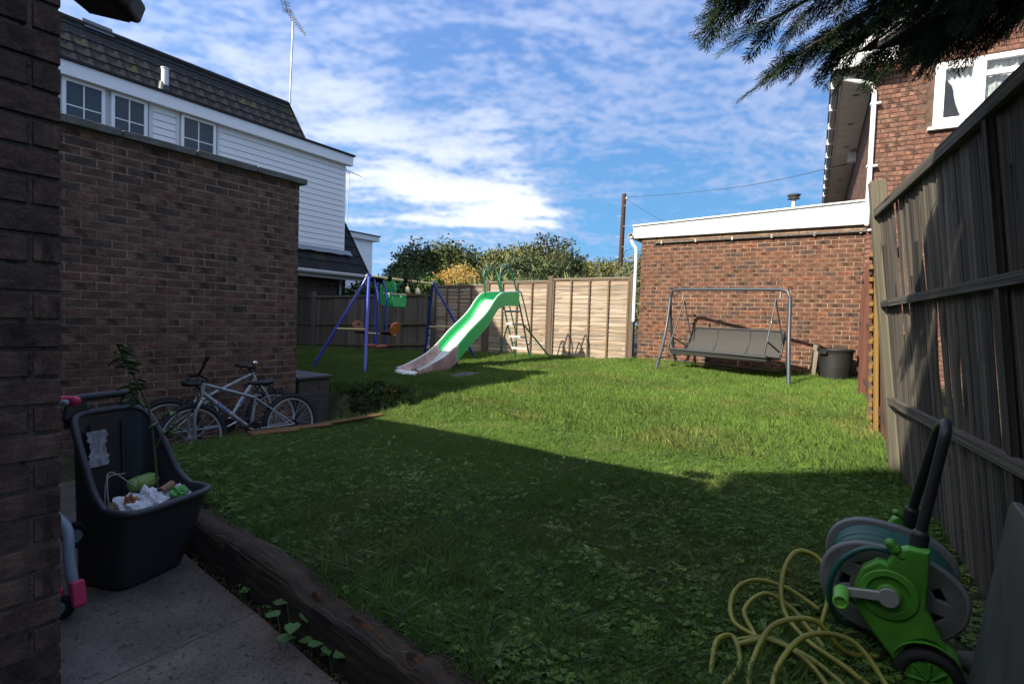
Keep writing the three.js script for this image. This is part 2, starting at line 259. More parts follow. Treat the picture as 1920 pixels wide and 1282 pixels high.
function boards(parent, { o, ex, ez, len, y0, y1, step = 0.15, m, skip }) {   // shiplap: each board a bevelled strip with a shadow groove
  for (let y = y1; y > y0 + 0.02; y -= step) {
    const h = Math.min(step, y - y0), c = y - h / 2; let spans = [[0, len]];
    if (skip) for (const [a, b, lo, hi] of skip) if (c > lo - 0.03 && c < hi + 0.03) spans = spans.flatMap(([p, q]) => (b <= p || a >= q) ? [[p, q]] : [[p, a], [b, q]].filter(([k, l]) => l - k > 0.02));
    for (const [p, q] of spans) {
      const s = new THREE.Shape(); s.moveTo(0, -h / 2 + 0.011); s.lineTo(0.016, -h / 2 + 0.011); s.lineTo(0.019, -h / 2 + 0.016); s.lineTo(0.013, h / 2 - 0.006); s.lineTo(0, h / 2);
      const g = new THREE.ExtrudeGeometry(s, { depth: q - p, bevelEnabled: false }).applyMatrix4(frameM(o.clone().addScaledVector(ex, p).setY(o.y + c), ez, Y1, new THREE.Vector3().crossVectors(ez, Y1)));
      mesh('board', g, m, parent);
    }
  }
}
M.glassDark = phys([0.055, 0.068, 0.075], 0.08, { specularIntensity: 0.8 });
function casement(t, x, u0, u1, y0, y1, bars = true) {            // window in a wall that faces +x
  const w = mesh('window', merge([boxAt(x, x + 0.05, y0, y0 + 0.06, u0, u1), boxAt(x, x + 0.05, y1 - 0.06, y1, u0, u1), boxAt(x, x + 0.05, y0 + 0.06, y1 - 0.06, u0, u0 + 0.06), boxAt(x, x + 0.05, y0 + 0.06, y1 - 0.06, u1 - 0.06, u1)]), white, t);
  const um = (u0 + u1) / 2, ym = (y0 + y1) / 2;
  for (const [a, b] of [[u0 + 0.06, um], [um, u1 - 0.06]]) for (const [c, d] of [[y0 + 0.06, ym], [ym, y1 - 0.06]]) mesh('pane', boxAt(x + 0.012, x + 0.018, c, d, a, b), M.glassDark, w);
  mesh('glazing_bar', merge([boxAt(x + 0.019, x + 0.03, y0 + 0.06, y1 - 0.06, um - 0.011, um + 0.011), boxAt(x + 0.019, x + 0.029, ym - 0.011, ym + 0.011, u0 + 0.06, um - 0.012), boxAt(x + 0.019, x + 0.029, ym - 0.011, ym + 0.011, um + 0.012, u1 - 0.06)]), white, w);
}
const slope = new THREE.Vector3(-0.584, 0.812, 0).normalize(), alongU = new THREE.Vector3(0, 0, -1);   // tiles run away from the viewer
{
  const t = thing('white_house', 'white weatherboarded house with a black tiled roof above the garage', 'house');
  const XD = -12.85, XG = -12.47, UE = 10.72, UD = 10.1;
  // body: brick ground floor, roof deck under the tiles, gable at the far end
  const sh = new THREE.Shape(); sh.moveTo(-12.95, -0.3); sh.lineTo(-12.95, 2.9); sh.lineTo(-16.66, 8.02); sh.lineTo(-20.4, 2.9); sh.lineTo(-20.4, -0.3);
  const core = mesh('wall', new THREE.ExtrudeGeometry(sh, { depth: 12, bevelEnabled: false }).translate(0, 0, -10.3), mortar([0.45, 0.34, 0.25]), t);
  courses(core, { o: V(-12.945, 0, 6.9), ex: A1, ez: X1, len: 3.4, y0: -0.2, rows: 34, mats: [[0.27, 0.145, 0.10], [0.32, 0.17, 0.115], [0.22, 0.125, 0.09]].map((c) => brickMat(c)), seed: 31, limit: 0 });
  mesh('dormer', boxAt(-15.2, XD - 0.002, 2.95, 5.66, 0.6, UD - 0.004), std([0.55, 0.55, 0.56], 0.7), t);
  const W1 = [3.62, 4.30], W2 = [4.40, 5.04], W3 = [5.70, 6.45];
  const dm = t.children[t.children.length - 1];
  boards(dm, { o: V(XD, 0, UD), ex: Z1, ez: X1, len: 9.4, y0: 2.96, y1: 5.44, step: 0.15, m: white, skip: [W1, W2, W3].map(([a, b]) => [UD - b - 0.05, UD - a + 0.05, 4.40, 5.5]) });
  for (const w of [W1, W2, W3]) casement(t, XD + 0.004, w[0], w[1], 4.45, 5.43);
  for (const [a, b] of [[5.08, 5.15], [5.60, 5.67], [6.49, 6.53]]) mesh('window_trim', boxAt(XD, XD + 0.03, 4.40, 5.44, a, b), whiteDull, t);
  mesh('corner_trim', boxAt(XD - 0.002, XD + 0.022, 2.96, 5.44, UD, UD + 0.04), white, t);
  mesh('fascia', boxAt(XD, XD + 0.16, 5.44, 5.70, 0.6, 10.28), white, t);
  mesh('flat_roof', boxAt(-15.1, XD + 0.2, 5.705, 5.755, 0.6, 10.33), std([0.035, 0.036, 0.038], 0.8, { map: T.grit }), t);
  mesh('lead_flashing', gridGeo(40, 2, (a, b) => V(lerp(XD + 0.02, XD + 0.15, b), lerp(3.0, 2.86, b) + (b > 0.4 ? 0.012 * Math.sin(a * 150) : 0), lerp(0.8, UD + 0.25, a))), std([0.22, 0.23, 0.25], 0.55), t);
  const roof = mesh('roof', merge([bar(V(-12.52, 2.27, 5.0), V(-16.66, 8.03, 5.0), 11.2, 0.04, new THREE.Vector3(1, 1, 0)), bar(V(-20.8, 2.3, 5.0), V(-16.70, 8.03, 5.0), 11.2, 0.04, new THREE.Vector3(-1, 1, 0))]), std([0.03, 0.03, 0.03], 0.95), t);
  // lower strip, the verge corner beside the dormer, and the upper slope
  const o = V(-12.47, 2.33, UE - 21 * 0.33);
  tiledSlope(roof, { o, along: alongU, up: slope, nA: 21, nU: 21, seed: 41, moss: (i, j) => (i > 14 && j > 14 ? 0.3 - (20 - i) * 0.04 : 0.02), keep: (c, i, j) => { const u = -c.z; if (c.y > 8.12) return false; if (u > UD - 0.05) return true; if (c.y < 2.95) return u > 7.6; return c.y > 5.6 && u > 4; } });
  mesh('ridge_tiles', tube([V(-16.63, 8.1, UE), V(-16.63, 8.1, 3)], 0.11, 20, 8), M.tile[1], t);
  mesh('verge', bar(V(-12.47, 2.3, UE + 0.03), V(-16.63, 8.08, UE + 0.03), 0.03, 0.14, new THREE.Vector3(1, 1, 0)), M.tile[0], t);
  mesh('gutter', merge([tube([V(-12.40, 2.27, UE + 0.02), V(-12.40, 2.27, 5)], 0.06, 2, 10), boxAt(-12.55, -12.47, 2.13, 2.27, 5, UE)]), std([0.42, 0.40, 0.36], 0.5), t);
  mesh('downpipe', tube([V(-12.86, 2.2, 10.05), V(-12.86, 0, 10.05)], 0.04, 1, 10), std([0.34, 0.37, 0.42], 0.4), t);
  const fl = mesh('vent_pipe', merge([cyl(0.085, 0.085, 0.42, -15.62, 7.16, -6.55), cyl(0.1, 0.1, 0.03, -15.62, 7.385, -6.55)]), std([0.62, 0.66, 0.64], 0.5), t);
  mesh('collar', cyl(0.13, 0.10, 0.22, -15.66, 6.92, -6.53), std([0.03, 0.05, 0.05], 0.5), fl);
  mesh('rooflight', bar(V(-16.50, 8.02, 5.42), V(-16.68, 8.28, 5.42), 0.62, 0.05, new THREE.Vector3(1, 1, 0)), std([0.03, 0.05, 0.06], 0.35), t);
  settle(t, -16.6, -0.3, 5);
}
{
  const t = thing('white_house', 'farther white weatherboarded house end glimpsed beyond the black roof edge', 'house');
  const X = -23.8;
  mesh('wall', boxAt(-31, X - 0.01, -0.3, 5.35, 14, 20.75), white, t);
  boards(t.children[0], { o: V(X - 0.01, 0, 20.75), ex: Z1, ez: X1, len: 3.2, y0: 2.9, y1: 5.34, step: 0.17, m: white });
  mesh('fascia', boxAt(-31, X + 0.2, 5.35, 5.62, 14, 21.1), whiteDull, t);
  mesh('flat_roof', boxAt(-31, X + 0.24, 5.622, 5.68, 14, 21.15), std([0.04, 0.04, 0.045], 0.8), t);
  settle(t, -27, -0.3, 17);
}
// ---------- garage on the right with the white fascia ----------
{
  const t = thing('brick_garage', 'sunlit orange brick garage wall with a white fascia behind the swing seat', 'garage');
  const core = mesh('wall', boxAt(-3.90, -0.16, -0.3, 2.86, 10.31, 15.5), mortar([0.66, 0.46, 0.31]), t);
  const mats = [[0.31, 0.135, 0.080], [0.34, 0.155, 0.092], [0.275, 0.12, 0.075], [0.30, 0.15, 0.095], [0.25, 0.118, 0.08], [0.185, 0.105, 0.085], [0.38, 0.145, 0.08]].map((c) => brickMat(c));
  courses(core, { o: V(-3.905, 0, 10.305), ex: X1, ez: Z1, len: 3.75, y0: 0.41, rows: 32, mats, seed: 51, near: V(0.5, 1.5, 9.5) });
  mesh('footing', boxAt(-3.93, -0.16, -0.3, 0.41, 10.26, 10.305, 0.01), std([0.38, 0.33, 0.27], 0.95, { map: rep(T.grit, 2, 0.3), bumpMap: T.gritBump, bumpScale: 0.01 }), t);
  const sh = new THREE.Shape(); sh.moveTo(-4.06, 2.868); sh.lineTo(-0.17, 2.875); sh.lineTo(-0.17, 3.235); sh.lineTo(-4.06, 3.10);
  const fw = std([0.80, 0.80, 0.80], 0.45);
  mesh('fascia', new THREE.ExtrudeGeometry(sh, { depth: 0.05, bevelEnabled: true, bevelSize: 0.005, bevelThickness: 0.005, bevelSegments: 1 }).translate(0, 0, -10.29), fw, t);
  mesh('trim', bar(V(-4.07, 3.112, 10.22), V(-0.165, 3.248, 10.22), 0.05, 0.022), fw, t);
  const r2 = new THREE.Shape(); r2.moveTo(-4.05, 2.87); r2.lineTo(-0.17, 2.88); r2.lineTo(-0.17, 3.228); r2.lineTo(-4.05, 3.093);
  mesh('roof', new THREE.ExtrudeGeometry(r2, { depth: 5.2, bevelEnabled: false }).translate(0, 0, -15.5), std([0.12, 0.12, 0.12], 0.9, { map: T.grit }), t);
  mesh('gutter', tube([V(-4.11, 2.92, 10.18), V(-4.11, 2.90, 15)], 0.055, 2, 10), fw, t);
  mesh('downpipe', rod([V(-4.11, 2.88, 10.25), V(-4.08, 2.76, 10.25), V(-3.985, 2.66, 10.24), V(-3.985, 1.22, 10.24)], 0.032, 0.05), fw, t);
  const cond = mesh('conduit', rod([V(-3.62, 2.755, 10.27), V(-0.1, 2.765, 10.25)], 0.022, 0.05), std([0.17, 0.145, 0.125], 0.7, { map: rep(T.scuff, 12, 1) }), t);
  for (let i = 0; i < 6; i++) mesh('bracket', boxAt(-3.5 + i * 0.65, -3.47 + i * 0.65, 2.73, 2.79, 10.24, 10.30, 0.003), std([0.3, 0.28, 0.26], 0.5, { metalness: 0.3 }), cond);
  mesh('overflow_pipe', rod([V(-0.13, 2.765, 10.2), V(0.02, 2.77, 10.12)], 0.02, 0.03), fw, t);
  mesh('gate_hook', rod([V(-3.93, 1.55, 10.28), V(-3.90, 1.55, 10.16), V(-3.80, 1.56, 10.14)], 0.008, 0.02), std([0.5, 0.5, 0.5], 0.35, { metalness: 0.8 }), t);
  const fl = mesh('roof_vent', cyl(0.035, 0.035, 0.75, -1.49, 3.55, -12.5), whiteDull, t);
  mesh('cowl', merge([cyl(0.11, 0.13, 0.035, -1.49, 3.925, -12.5), cyl(0.12, 0.05, 0.05, -1.49, 3.885, -12.5)]), std([0.08, 0.085, 0.09], 0.5), fl);
  settle(t, -2.0, -0.2, 12.5);
}
// ---------- red brick house on the right ----------
{
  const t = thing('red_brick_house', 'salmon red brick gable house with white window and eaves at upper right', 'house');
  const C = V(-0.165, 0, 10.25), ex = new THREE.Vector3(0.997, 0, -0.08), back = new THREE.Vector3(-0.08, 0, -0.997), out = back.clone().negate();
  const P = (a, y, d) => C.clone().addScaledVector(ex, a).addScaledVector(back, d).setY(y);
  const loc = frameM(C.clone(), ex, Y1, out);
  const L = (g) => g.applyMatrix4(loc);
  const wx0 = 0.76, wx1 = 2.75, wy0 = 4.27, wy1 = 5.22;
  const sh = new THREE.Shape(); sh.moveTo(0.006, -0.3); sh.lineTo(7.4, -0.3); sh.lineTo(7.4, 5.3); sh.lineTo(3.7, 7.6); sh.lineTo(0.006, 5.3);
  const hole = new THREE.Path(); hole.moveTo(wx0, wy0); hole.lineTo(wx1, wy0); hole.lineTo(wx1, wy1); hole.lineTo(wx0, wy1); sh.holes.push(hole);
  const core = mesh('wall', L(new THREE.ExtrudeGeometry(sh, { depth: 0.24, bevelEnabled: false }).translate(0, 0, -0.246)), mortar([0.24, 0.15, 0.115]), t);
  const side = mesh('side_wall', L(new THREE.BoxGeometry(0.24, 5.6, 11.2).translate(0.126, 2.5, -5.85)), mortar([0.36, 0.22, 0.16]), t);
  mesh('rear_wall', L(new THREE.BoxGeometry(7.2, 5.6, 0.24).translate(3.75, 2.5, -11.4)), mortar([0.3, 0.2, 0.15]), t);
  const mats = [[0.42, 0.20, 0.138], [0.45, 0.218, 0.152], [0.40, 0.19, 0.132], [0.43, 0.228, 0.16], [0.48, 0.25, 0.175]].map((c) => brickMat(c));
  courses(core, { o: P(0, 0, 0), ex, ez: out, len: 4.2, y0: 0.0, rows: 74, mats, seed: 61, proud: 0.003, near: V(0.5, 4.5, 10.3), skip: (x, y, w) => (x + w / 2 > wx0 - 0.005 && x - w / 2 < wx1 && y > wy0 - 0.03 && y < wy1) || (y < 2.6 && x < 0.0) });
  courses(side, { o: P(0.006, 0, 11), ex: out, ez: ex.clone().negate(), len: 11, y0: 3.0, rows: 30, mats, seed: 62, limit: 0 });
  const uv = std([0.82, 0.83, 0.84], 0.4);
  const bx = (x0, x1, y0, y1, z0, z1) => L(new THREE.BoxGeometry(x1 - x0, y1 - y0, z1 - z0).translate((x0 + x1) / 2, (y0 + y1) / 2, (z0 + z1) / 2));
  const win = mesh('window', merge([bx(wx0, wx1, wy0, wy0 + 0.07, -0.03, 0.03), bx(wx0, wx1, wy1 - 0.07, wy1, -0.03, 0.03), bx(wx0, wx0 + 0.07, wy0 + 0.07, wy1 - 0.07, -0.03, 0.03), bx(wx1 - 0.07, wx1, wy0 + 0.07, wy1 - 0.07, -0.03, 0.03), bx(1.24, 1.345, wy0 + 0.07, wy1 - 0.07, -0.03, 0.034)]), uv, t);
  mesh('sill', bx(wx0 - 0.06, wx1 + 0.05, wy0 - 0.045, wy0 - 0.001, -0.03, 0.075), uv, win);
  mesh('sash', merge([bx(wx0 + 0.072, 1.238, wy0 + 0.072, wy0 + 0.12, 0.0, 0.045), bx(wx0 + 0.072, 1.238, wy1 - 0.12, wy1 - 0.072, 0.0, 0.045), bx(wx0 + 0.072, wx0 + 0.115, wy0 + 0.12, wy1 - 0.12, 0.0, 0.045), bx(1.195, 1.238, wy0 + 0.12, wy1 - 0.12, 0, 0.045)]), uv, win);
  mesh('vent_sash', merge([bx(1.345, wx1 - 0.07, 4.93, 5.0, -0.02, 0.04)]), uv, win);
  const glass = phys([1, 1, 1], 0.02, { transmission: 1, thickness: 0, ior: 1.5 });
  mesh('pane', bx(wx0 + 0.11, 1.2, wy0 + 0.115, wy1 - 0.115, 0.01, 0.014), glass, win);
  mesh('pane', bx(1.345, wx1 - 0.07, wy0 + 0.07, 4.93, 0.0, 0.004), glass, win);
  mesh('pane', bx(1.345, wx1 - 0.07, 5.0, wy1 - 0.07, 0.0, 0.004), glass, win);
  mesh('room', merge([bx(wx0 - 0.3, wx1 + 0.3, 3.9, 5.6, -1.5, -1.45), bx(wx0 - 0.3, wx0 - 0.25, 3.9, 5.6, -1.45, -0.25), bx(wx1 + 0.25, wx1 + 0.3, 3.9, 5.6, -1.45, -0.25), bx(wx0 - 0.25, wx1 + 0.25, 3.9, 3.95, -1.45, -0.25), bx(wx0 - 0.25, wx1 + 0.25, 5.55, 5.6, -1.45, -0.25)]), std([0.14, 0.15, 0.17], 0.9), t);
  const net = std([0.62, 0.66, 0.66], 0.9, { side: THREE.DoubleSide });
  const cur = mesh('curtain', L(gridGeo(60, 12, (a, b) => { const y = lerp(wy0 + 0.02, wy1 - 0.02, b), edge = 1.02 - 0.02 * Math.sin(b * 3) + (b < 0.62 ? 0.16 * Math.pow((0.62 - b) / 0.62, 1.6) * 0.9 : -0.30 * Math.pow((b - 0.62) / 0.38, 1.2)) ; const x = lerp(edge, 1.30, a); return new THREE.Vector3(x, y, -0.10 + 0.02 * Math.sin(a * 40) + 0.006 * Math.sin(a * 93)); })), net, t);
  mesh('net_curtain', L(gridGeo(120, 6, (a, b) => new THREE.Vector3(lerp(1.34, wx1, a), lerp(wy0 + 0.02, wy1 - 0.02, b), -0.09 + 0.022 * Math.sin(a * 62 + 2 * Math.sin(a * 21)) + 0.008 * Math.sin(a * 150)))), std([0.56, 0.62, 0.61], 0.95, { map: rep(T.scuff, 5, 3), side: THREE.DoubleSide }), t);
  // eaves: soffit boards, fascia, gutter, brackets; verge with bargeboard and tiles above
  const sof = mesh('soffit', bx(-0.45, 0.01, 5.275, 5.295, -11, 0.33), std([0.55, 0.53, 0.50], 0.6), t);
  for (let i = 0; i < 26; i++) mesh('soffit_board', bx(-0.44, 0.0, 5.262, 5.2745, -11 + i * 0.435, -11 + i * 0.435 + 0.42), std([0.80, 0.78, 0.75], 0.55), sof);
  for (let i = 0; i < 7; i++) mesh('soffit_vent', bx(-0.26, -0.16, 5.257, 5.2615, -0.9 - i * 1.5, -0.84 - i * 1.5), std([0.05, 0.05, 0.05], 0.8), sof);
  mesh('fascia', bx(-0.47, -0.452, 5.24, 5.45, -11, 0.33), uv, t);
  mesh('gutter', L(new THREE.CylinderGeometry(0.055, 0.055, 11.3, 12).rotateX(Math.PI / 2).translate(-0.53, 5.36, -5.35)), std([0.40, 0.36, 0.33], 0.5), t);
  for (let i = 0; i < 9; i++) mesh('gutter_bracket', bx(-0.60, -0.475, 5.29, 5.41, -0.55 - i * 1.05, -0.51 - i * 1.05), uv, t);
  mesh('downpipe', rod([P(-0.53, 5.30, -0.17), P(-0.52, 5.19, -0.17), P(-0.03, 5.03, -0.10), P(0.0, 4.9, -0.06), P(0.0, 2.86, -0.06)], 0.036, 0.06), uv, t);
  const dp = t.children[t.children.length - 1];
  for (const y of [4.72, 3.75]) mesh('pipe_clip', bx(-0.05, 0.09, y, y + 0.03, 0.0, 0.10), uv, dp);
  mesh('floodlight', bx(-0.16, -0.005, 5.0, 5.2, -4.3, -4.1), uv, t);
  const rv = 0.62; // bargeboard box end and the sloping verge
  mesh('box_end', merge([bx(-0.60, 0.26, 5.25, 5.45, 0.30, 0.35)]), uv, t);
  const b0 = new THREE.Vector3(-0.55, 5.42, 0.33), b1 = new THREE.Vector3(3.7, 5.42 + 4.25 * rv, 0.33);
  mesh('bargeboard', L(bar(b0, b1, 0.03, 0.19, Y1)), uv, t);
  mesh('verge_soffit', L(bar(new THREE.Vector3(0, 5.60, 0.16), new THREE.Vector3(3.7, 5.60 + 3.7 * rv, 0.16), 0.31, 0.02, Y1)), std([0.6, 0.59, 0.57], 0.6), t);
  const roof = mesh('roof', merge([L(bar(new THREE.Vector3(-0.6, 5.45, -5.4), new THREE.Vector3(3.7, 5.5 + 4.3 * rv, -5.4), 11.6, 0.05, Y1)), L(bar(new THREE.Vector3(8.0, 5.45, -5.4), new THREE.Vector3(3.7, 5.5 + 4.3 * rv, -5.4), 11.6, 0.05, Y1))]), std([0.16, 0.09, 0.06], 0.9, { map: T.scuff }), t);
  const tg = mesh('verge_tile', L(new THREE.BoxGeometry(0.33, 0.05, 0.12).rotateZ(Math.atan(rv)).translate(-0.45, 5.58, 0.37)), std([0.24, 0.13, 0.09], 0.85, { map: T.scuff }), roof);
  for (let i = 1; i < 12; i++) { const k = mesh('verge_tile', tg.geometry, tg.material, roof); k.position.copy(ex).multiplyScalar(i * 0.3); k.position.y = i * 0.3 * rv; }
  settle(t, 3.4, -0.2, 15);
}
// ---------- fences ----------
const woodMat = (c, rough = 0.85, bump = 0.0015) => std(c, rough, { map: T.wood, bumpMap: T.woodBump, bumpScale: bump });
const woodMatH = (c, rough = 0.85) => std(c, rough, { map: T.woodH, bumpMap: rep(T.woodBump, 1, 1, Math.PI / 2), bumpScale: 0.0015 });
const shiftUV = (g, du, dv, su = 1, sv = 1) => { const a = g.attributes.uv; for (let i = 0; i < a.count; i++) a.setXY(i, a.getX(i) * su + du, a.getY(i) * sv + dv); return g; };
{ // pale lap panels along the far end
  const r = rng(71), U = 10.3, t = thing('lap_panel_fence', 'pale new timber lap panel fence across the far end of the lawn', 'fence');
  const bm = [[0.68, 0.52, 0.375], [0.74, 0.58, 0.43], [0.64, 0.48, 0.345], [0.78, 0.63, 0.48], [0.71, 0.58, 0.45]].map((c) => woodMatH(c)), bt = woodMat([0.34, 0.225, 0.13]), pm = woodMat([0.25, 0.19, 0.14]), gm = std([0.42, 0.41, 0.37], 0.9, { map: T.grit });
  const posts = [[-9.42, 0.22, 2.0], [-7.72, 0.3, 2.06], [-5.94, 0.31, 2.15], [-4.045, 0.30, 2.16]];
  posts.forEach(([x, a, b], i) => mesh('post', boxAt(x - 0.055, x + 0.055, a - 0.15, b, U - 0.055, U + 0.055, 0.008), i === 0 ? gm : pm, t));
  for (let k = 0; k < 3; k++) {
    const x0 = posts[k][0] + 0.058, x1 = posts[k + 1][0] - 0.058, y0 = lerp(posts[k][1], posts[k + 1][1], 0.5) + 0.02, y1 = [1.965, 2.05, 2.085][k], ya = [1.95, 2.025, 2.07][k], w = x1 - x0, n = 18;
    const panel = mesh('panel', boxAt(x0, x1, ya - 0.03, ya, U - 0.028, U + 0.03, 0.004), bt, t);
    for (let i = 0; i < n; i++) {
      const h = (ya - 0.035 - y0) / n, y = y0 + i * h, ph = r() * 9, am = 0.002 + r() * 0.0045, tw = (r() - 0.5) * 0.01;
      const g = merge([gridGeo(16, 1, (a, b) => { const wav = b < 0.5 ? am * (Math.sin(a * 11 + ph) + 0.6 * Math.sin(a * 27 + ph * 2)) : 0; return V(lerp(x0, x1, a), y + b * (h + 0.022) - (1 - b) * 0.004 + wav + tw * (a - 0.5), U - lerp(0.016 + r() * 0.002, 0.001, b)); }), gridGeo(16, 1, (a, b) => { const wav = am * (Math.sin(a * 11 + ph) + 0.6 * Math.sin(a * 27 + ph * 2)); return V(lerp(x0, x1, a), y - 0.004 + wav + tw * (a - 0.5), U - lerp(0.004, 0.017, b)); })]);
      shiftUV(g, r(), r(), 1.0, 0.14);
      mesh('lap_board', g, bm[Math.floor(r() * 5)], panel);
    }
    const nb = 5; for (let i = 0; i < nb; i++) { const x = lerp(x0 + 0.02, x1 - 0.02, i / (nb - 1)); mesh('batten', shiftUV(boxAt(x - 0.017, x + 0.017, y0 - 0.01, ya - 0.031, U - 0.05, U - 0.02, 0.003), r(), r(), 0.3), bt, panel); }
    mesh('capping', bar(V(x0, ya + 0.014, U), V(x1, ya + 0.016 + (y1 - ya) * 0.2, U), 0.075, 0.026, Y1, 0.004), woodMat([0.5, 0.44, 0.36]), panel);
    mesh('gravel_board', boxAt(x0, x1, y0 - 0.2, y0 - 0.012, U - 0.012, U + 0.02), bt, panel);
  }
  settle(t, -6.7, 0.2, U);
}
// vertical feather-edge boards; each slightly bowed, a wedge in section
function slat(a, b, side, nrm, w, r, o = {}) {   // a foot, b head (centre line), side = across, nrm = to the viewer
  const n = o.pinch ? 14 : 6, tilt = (r() - 0.5) * (o.tilt ?? 0), zo = (r() - 0.5) * (o.zo ?? 0), bow = (r() - 0.5) * (o.bow ?? 0.02), tw = (r() - 0.5) * (o.twist ?? 0.012), top = (r() - 0.5) * (o.top ?? 0.015), ph = r() * 6;
  const pin = (k, f) => (o.pinch && f > 0 ? f * (1 - o.pinch[2] * Math.exp(-Math.pow((k - o.pinch[0]) / o.pinch[1], 2))) : f), th = o.th ?? 0.016;
  const P = (k, f, z) => { const q = a.clone().lerp(b, k); return q.addScaledVector(side, pin(k, f) * w + bow * Math.sin(Math.PI * k * 1.5 + ph)).addScaledVector(nrm, z + zo + tilt * f * w + tw * (k - 0.5) * f * 2); };
  const tl = b.clone().sub(a).normalize(); b = b.clone().addScaledVector(tl, top);
  const g = merge([gridGeo(1, n, (x, y) => P(y, x - 0.5, lerp(th, 0.004, x))), gridGeo(1, n, (x, y) => P(y, -0.5, lerp(-0.001, th, x))), gridGeo(1, n, (x, y) => P(y, 0.5, lerp(0.004, -0.001, x))), gridGeo(1, 1, (x, y) => P(1, x - 0.5, lerp(0.006, -0.001, y)))]);
  return shiftUV(g, r(), r(), 0.3, 1);
}
{ // dark feather-edge fence at the far left
  const r = rng(72), t = thing('feather_edge_fence', 'old grey brown board fence in shade behind the blue swing set', 'fence');
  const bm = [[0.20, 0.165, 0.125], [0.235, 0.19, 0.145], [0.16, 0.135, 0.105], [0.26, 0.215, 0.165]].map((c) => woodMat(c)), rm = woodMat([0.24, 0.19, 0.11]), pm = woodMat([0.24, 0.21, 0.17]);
  const pts = [[-9.30, 9.93, 0.2, 1.65], [-10.43, 9.50, 0.1, 1.66], [-12.42, 8.88, 0.0, 1.60], [-13.9, 8.42, 0.0, 1.66]];
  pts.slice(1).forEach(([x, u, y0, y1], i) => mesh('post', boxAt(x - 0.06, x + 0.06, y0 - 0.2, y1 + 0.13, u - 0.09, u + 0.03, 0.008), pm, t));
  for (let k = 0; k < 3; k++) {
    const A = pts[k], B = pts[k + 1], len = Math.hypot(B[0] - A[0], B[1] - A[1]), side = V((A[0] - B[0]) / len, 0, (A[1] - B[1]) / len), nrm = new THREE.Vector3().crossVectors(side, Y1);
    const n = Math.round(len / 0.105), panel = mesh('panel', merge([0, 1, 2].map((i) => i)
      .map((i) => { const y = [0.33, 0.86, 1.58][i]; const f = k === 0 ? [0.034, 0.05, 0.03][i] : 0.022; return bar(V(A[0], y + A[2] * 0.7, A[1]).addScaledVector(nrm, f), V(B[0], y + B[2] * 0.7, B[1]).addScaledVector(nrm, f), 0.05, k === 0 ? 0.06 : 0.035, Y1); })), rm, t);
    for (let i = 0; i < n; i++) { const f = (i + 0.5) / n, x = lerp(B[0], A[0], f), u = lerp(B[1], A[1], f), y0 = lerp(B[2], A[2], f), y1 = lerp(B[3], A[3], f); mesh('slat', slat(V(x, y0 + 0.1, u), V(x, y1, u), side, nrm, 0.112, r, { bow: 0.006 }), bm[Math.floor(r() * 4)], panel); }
    mesh('gravel_board', bar(V(A[0], A[2] + 0.02, A[1]), V(B[0], B[2] + 0.02, B[1]), 0.03, 0.2, Y1), rm, panel);
    if (k > 0) mesh('capping', bar(V(A[0], A[3] + 0.012, A[1]), V(B[0], B[3] + 0.012, B[1]), 0.06, 0.024, Y1), pm, panel);
  }
  settle(t, -11.5, 0, 9.2);
}
{ // the weathered panel leaning beside the hose reel; the plane leans over the lawn, rails on this side
  const r = rng(73), t = thing('leaning_fence_panel', 'tall dark weathered fence panel with gaps, leaning beside the hose reel', 'fence');
  const dir = V(0.17, 0, -0.985).normalize();                     // toward the viewer along the fence
  const lean = new THREE.Vector3(-0.112, 1, 0.006).normalize(), nrm = new THREE.Vector3().crossVectors(lean, dir).normalize(); if (nrm.x > 0) nrm.negate();
  const O = V(0.215, 0.14, 4.37), at = (s, y) => O.clone().addScaledVector(dir, s).addScaledVector(lean, (y - 0.14) / lean.y);
  const bm = [[0.215, 0.185, 0.15], [0.27, 0.235, 0.19], [0.145, 0.127, 0.105], [0.32, 0.28, 0.225], [0.225, 0.19, 0.145]].map((c) => std(c, 0.92, { map: T.oldWood, bumpMap: T.woodBump, bumpScale: 0.004 }));
  const core = mesh('panel', bar(at(2.2, 0.05), at(2.2, 1.98), 0.03, 0.06, dir, 0.004), bm[1], t);
  const n = 21, r2 = rng(5);
  for (let i = 0; i < 24; i++) { const s = 0.05 + i * 0.0885 + (r2() - 0.5) * 0.012, w = 0.074 - (i % 4 === 2 ? 0.006 : 0) - (r2() > 0.6 ? 0.009 : 0); mesh('slat', slat(at(s, -0.02 - 0.05 * r2()), at(s, 1.975), dir, nrm, w, r, { bow: 0.024, twist: 0.03, top: 0.006, tilt: 0.26, zo: 0.010, th: 0.009, pinch: { 5: [0.74, 0.13, 1.75], 7: [0.72, 0.15, 1.75], 6: [0.42, 0.10, 1.5], 11: [0.50, 0.16, 1.9], 14: [0.45, 0.15, 1.9], 9: [0.80, 0.12, 1.3] }[i] }), bm[Math.floor(r() * 5)], core); }
  for (const [y, h, d] of [[1.955, 0.055, 0.030], [1.345, 0.045, 0.028], [0.70, 0.055, 0.030]]) mesh('rail', shiftUV(bar(at(-0.02, y).addScaledVector(nrm, 0.028), at(2.18, y + 0.005).addScaledVector(nrm, 0.028), d, h, lean, 0.004), r(), r(), 0.4), bm[3], core);
  mesh('stile', bar(at(1.83, 0.02).addScaledVector(nrm, 0.024), at(1.83, 1.93).addScaledVector(nrm, 0.024), 0.045, 0.025, nrm, 0.003), bm[0], core);
  const top = at(-0.07, 2.18), pmat = woodMat([0.30, 0.27, 0.19], 0.85, 0.002);
  mesh('post', bar(at(-0.07, -0.05), top, 0.095, 0.085, dir, 0.006), pmat, t);
  settle(t, 0.3, 0.1, 3.4);
}
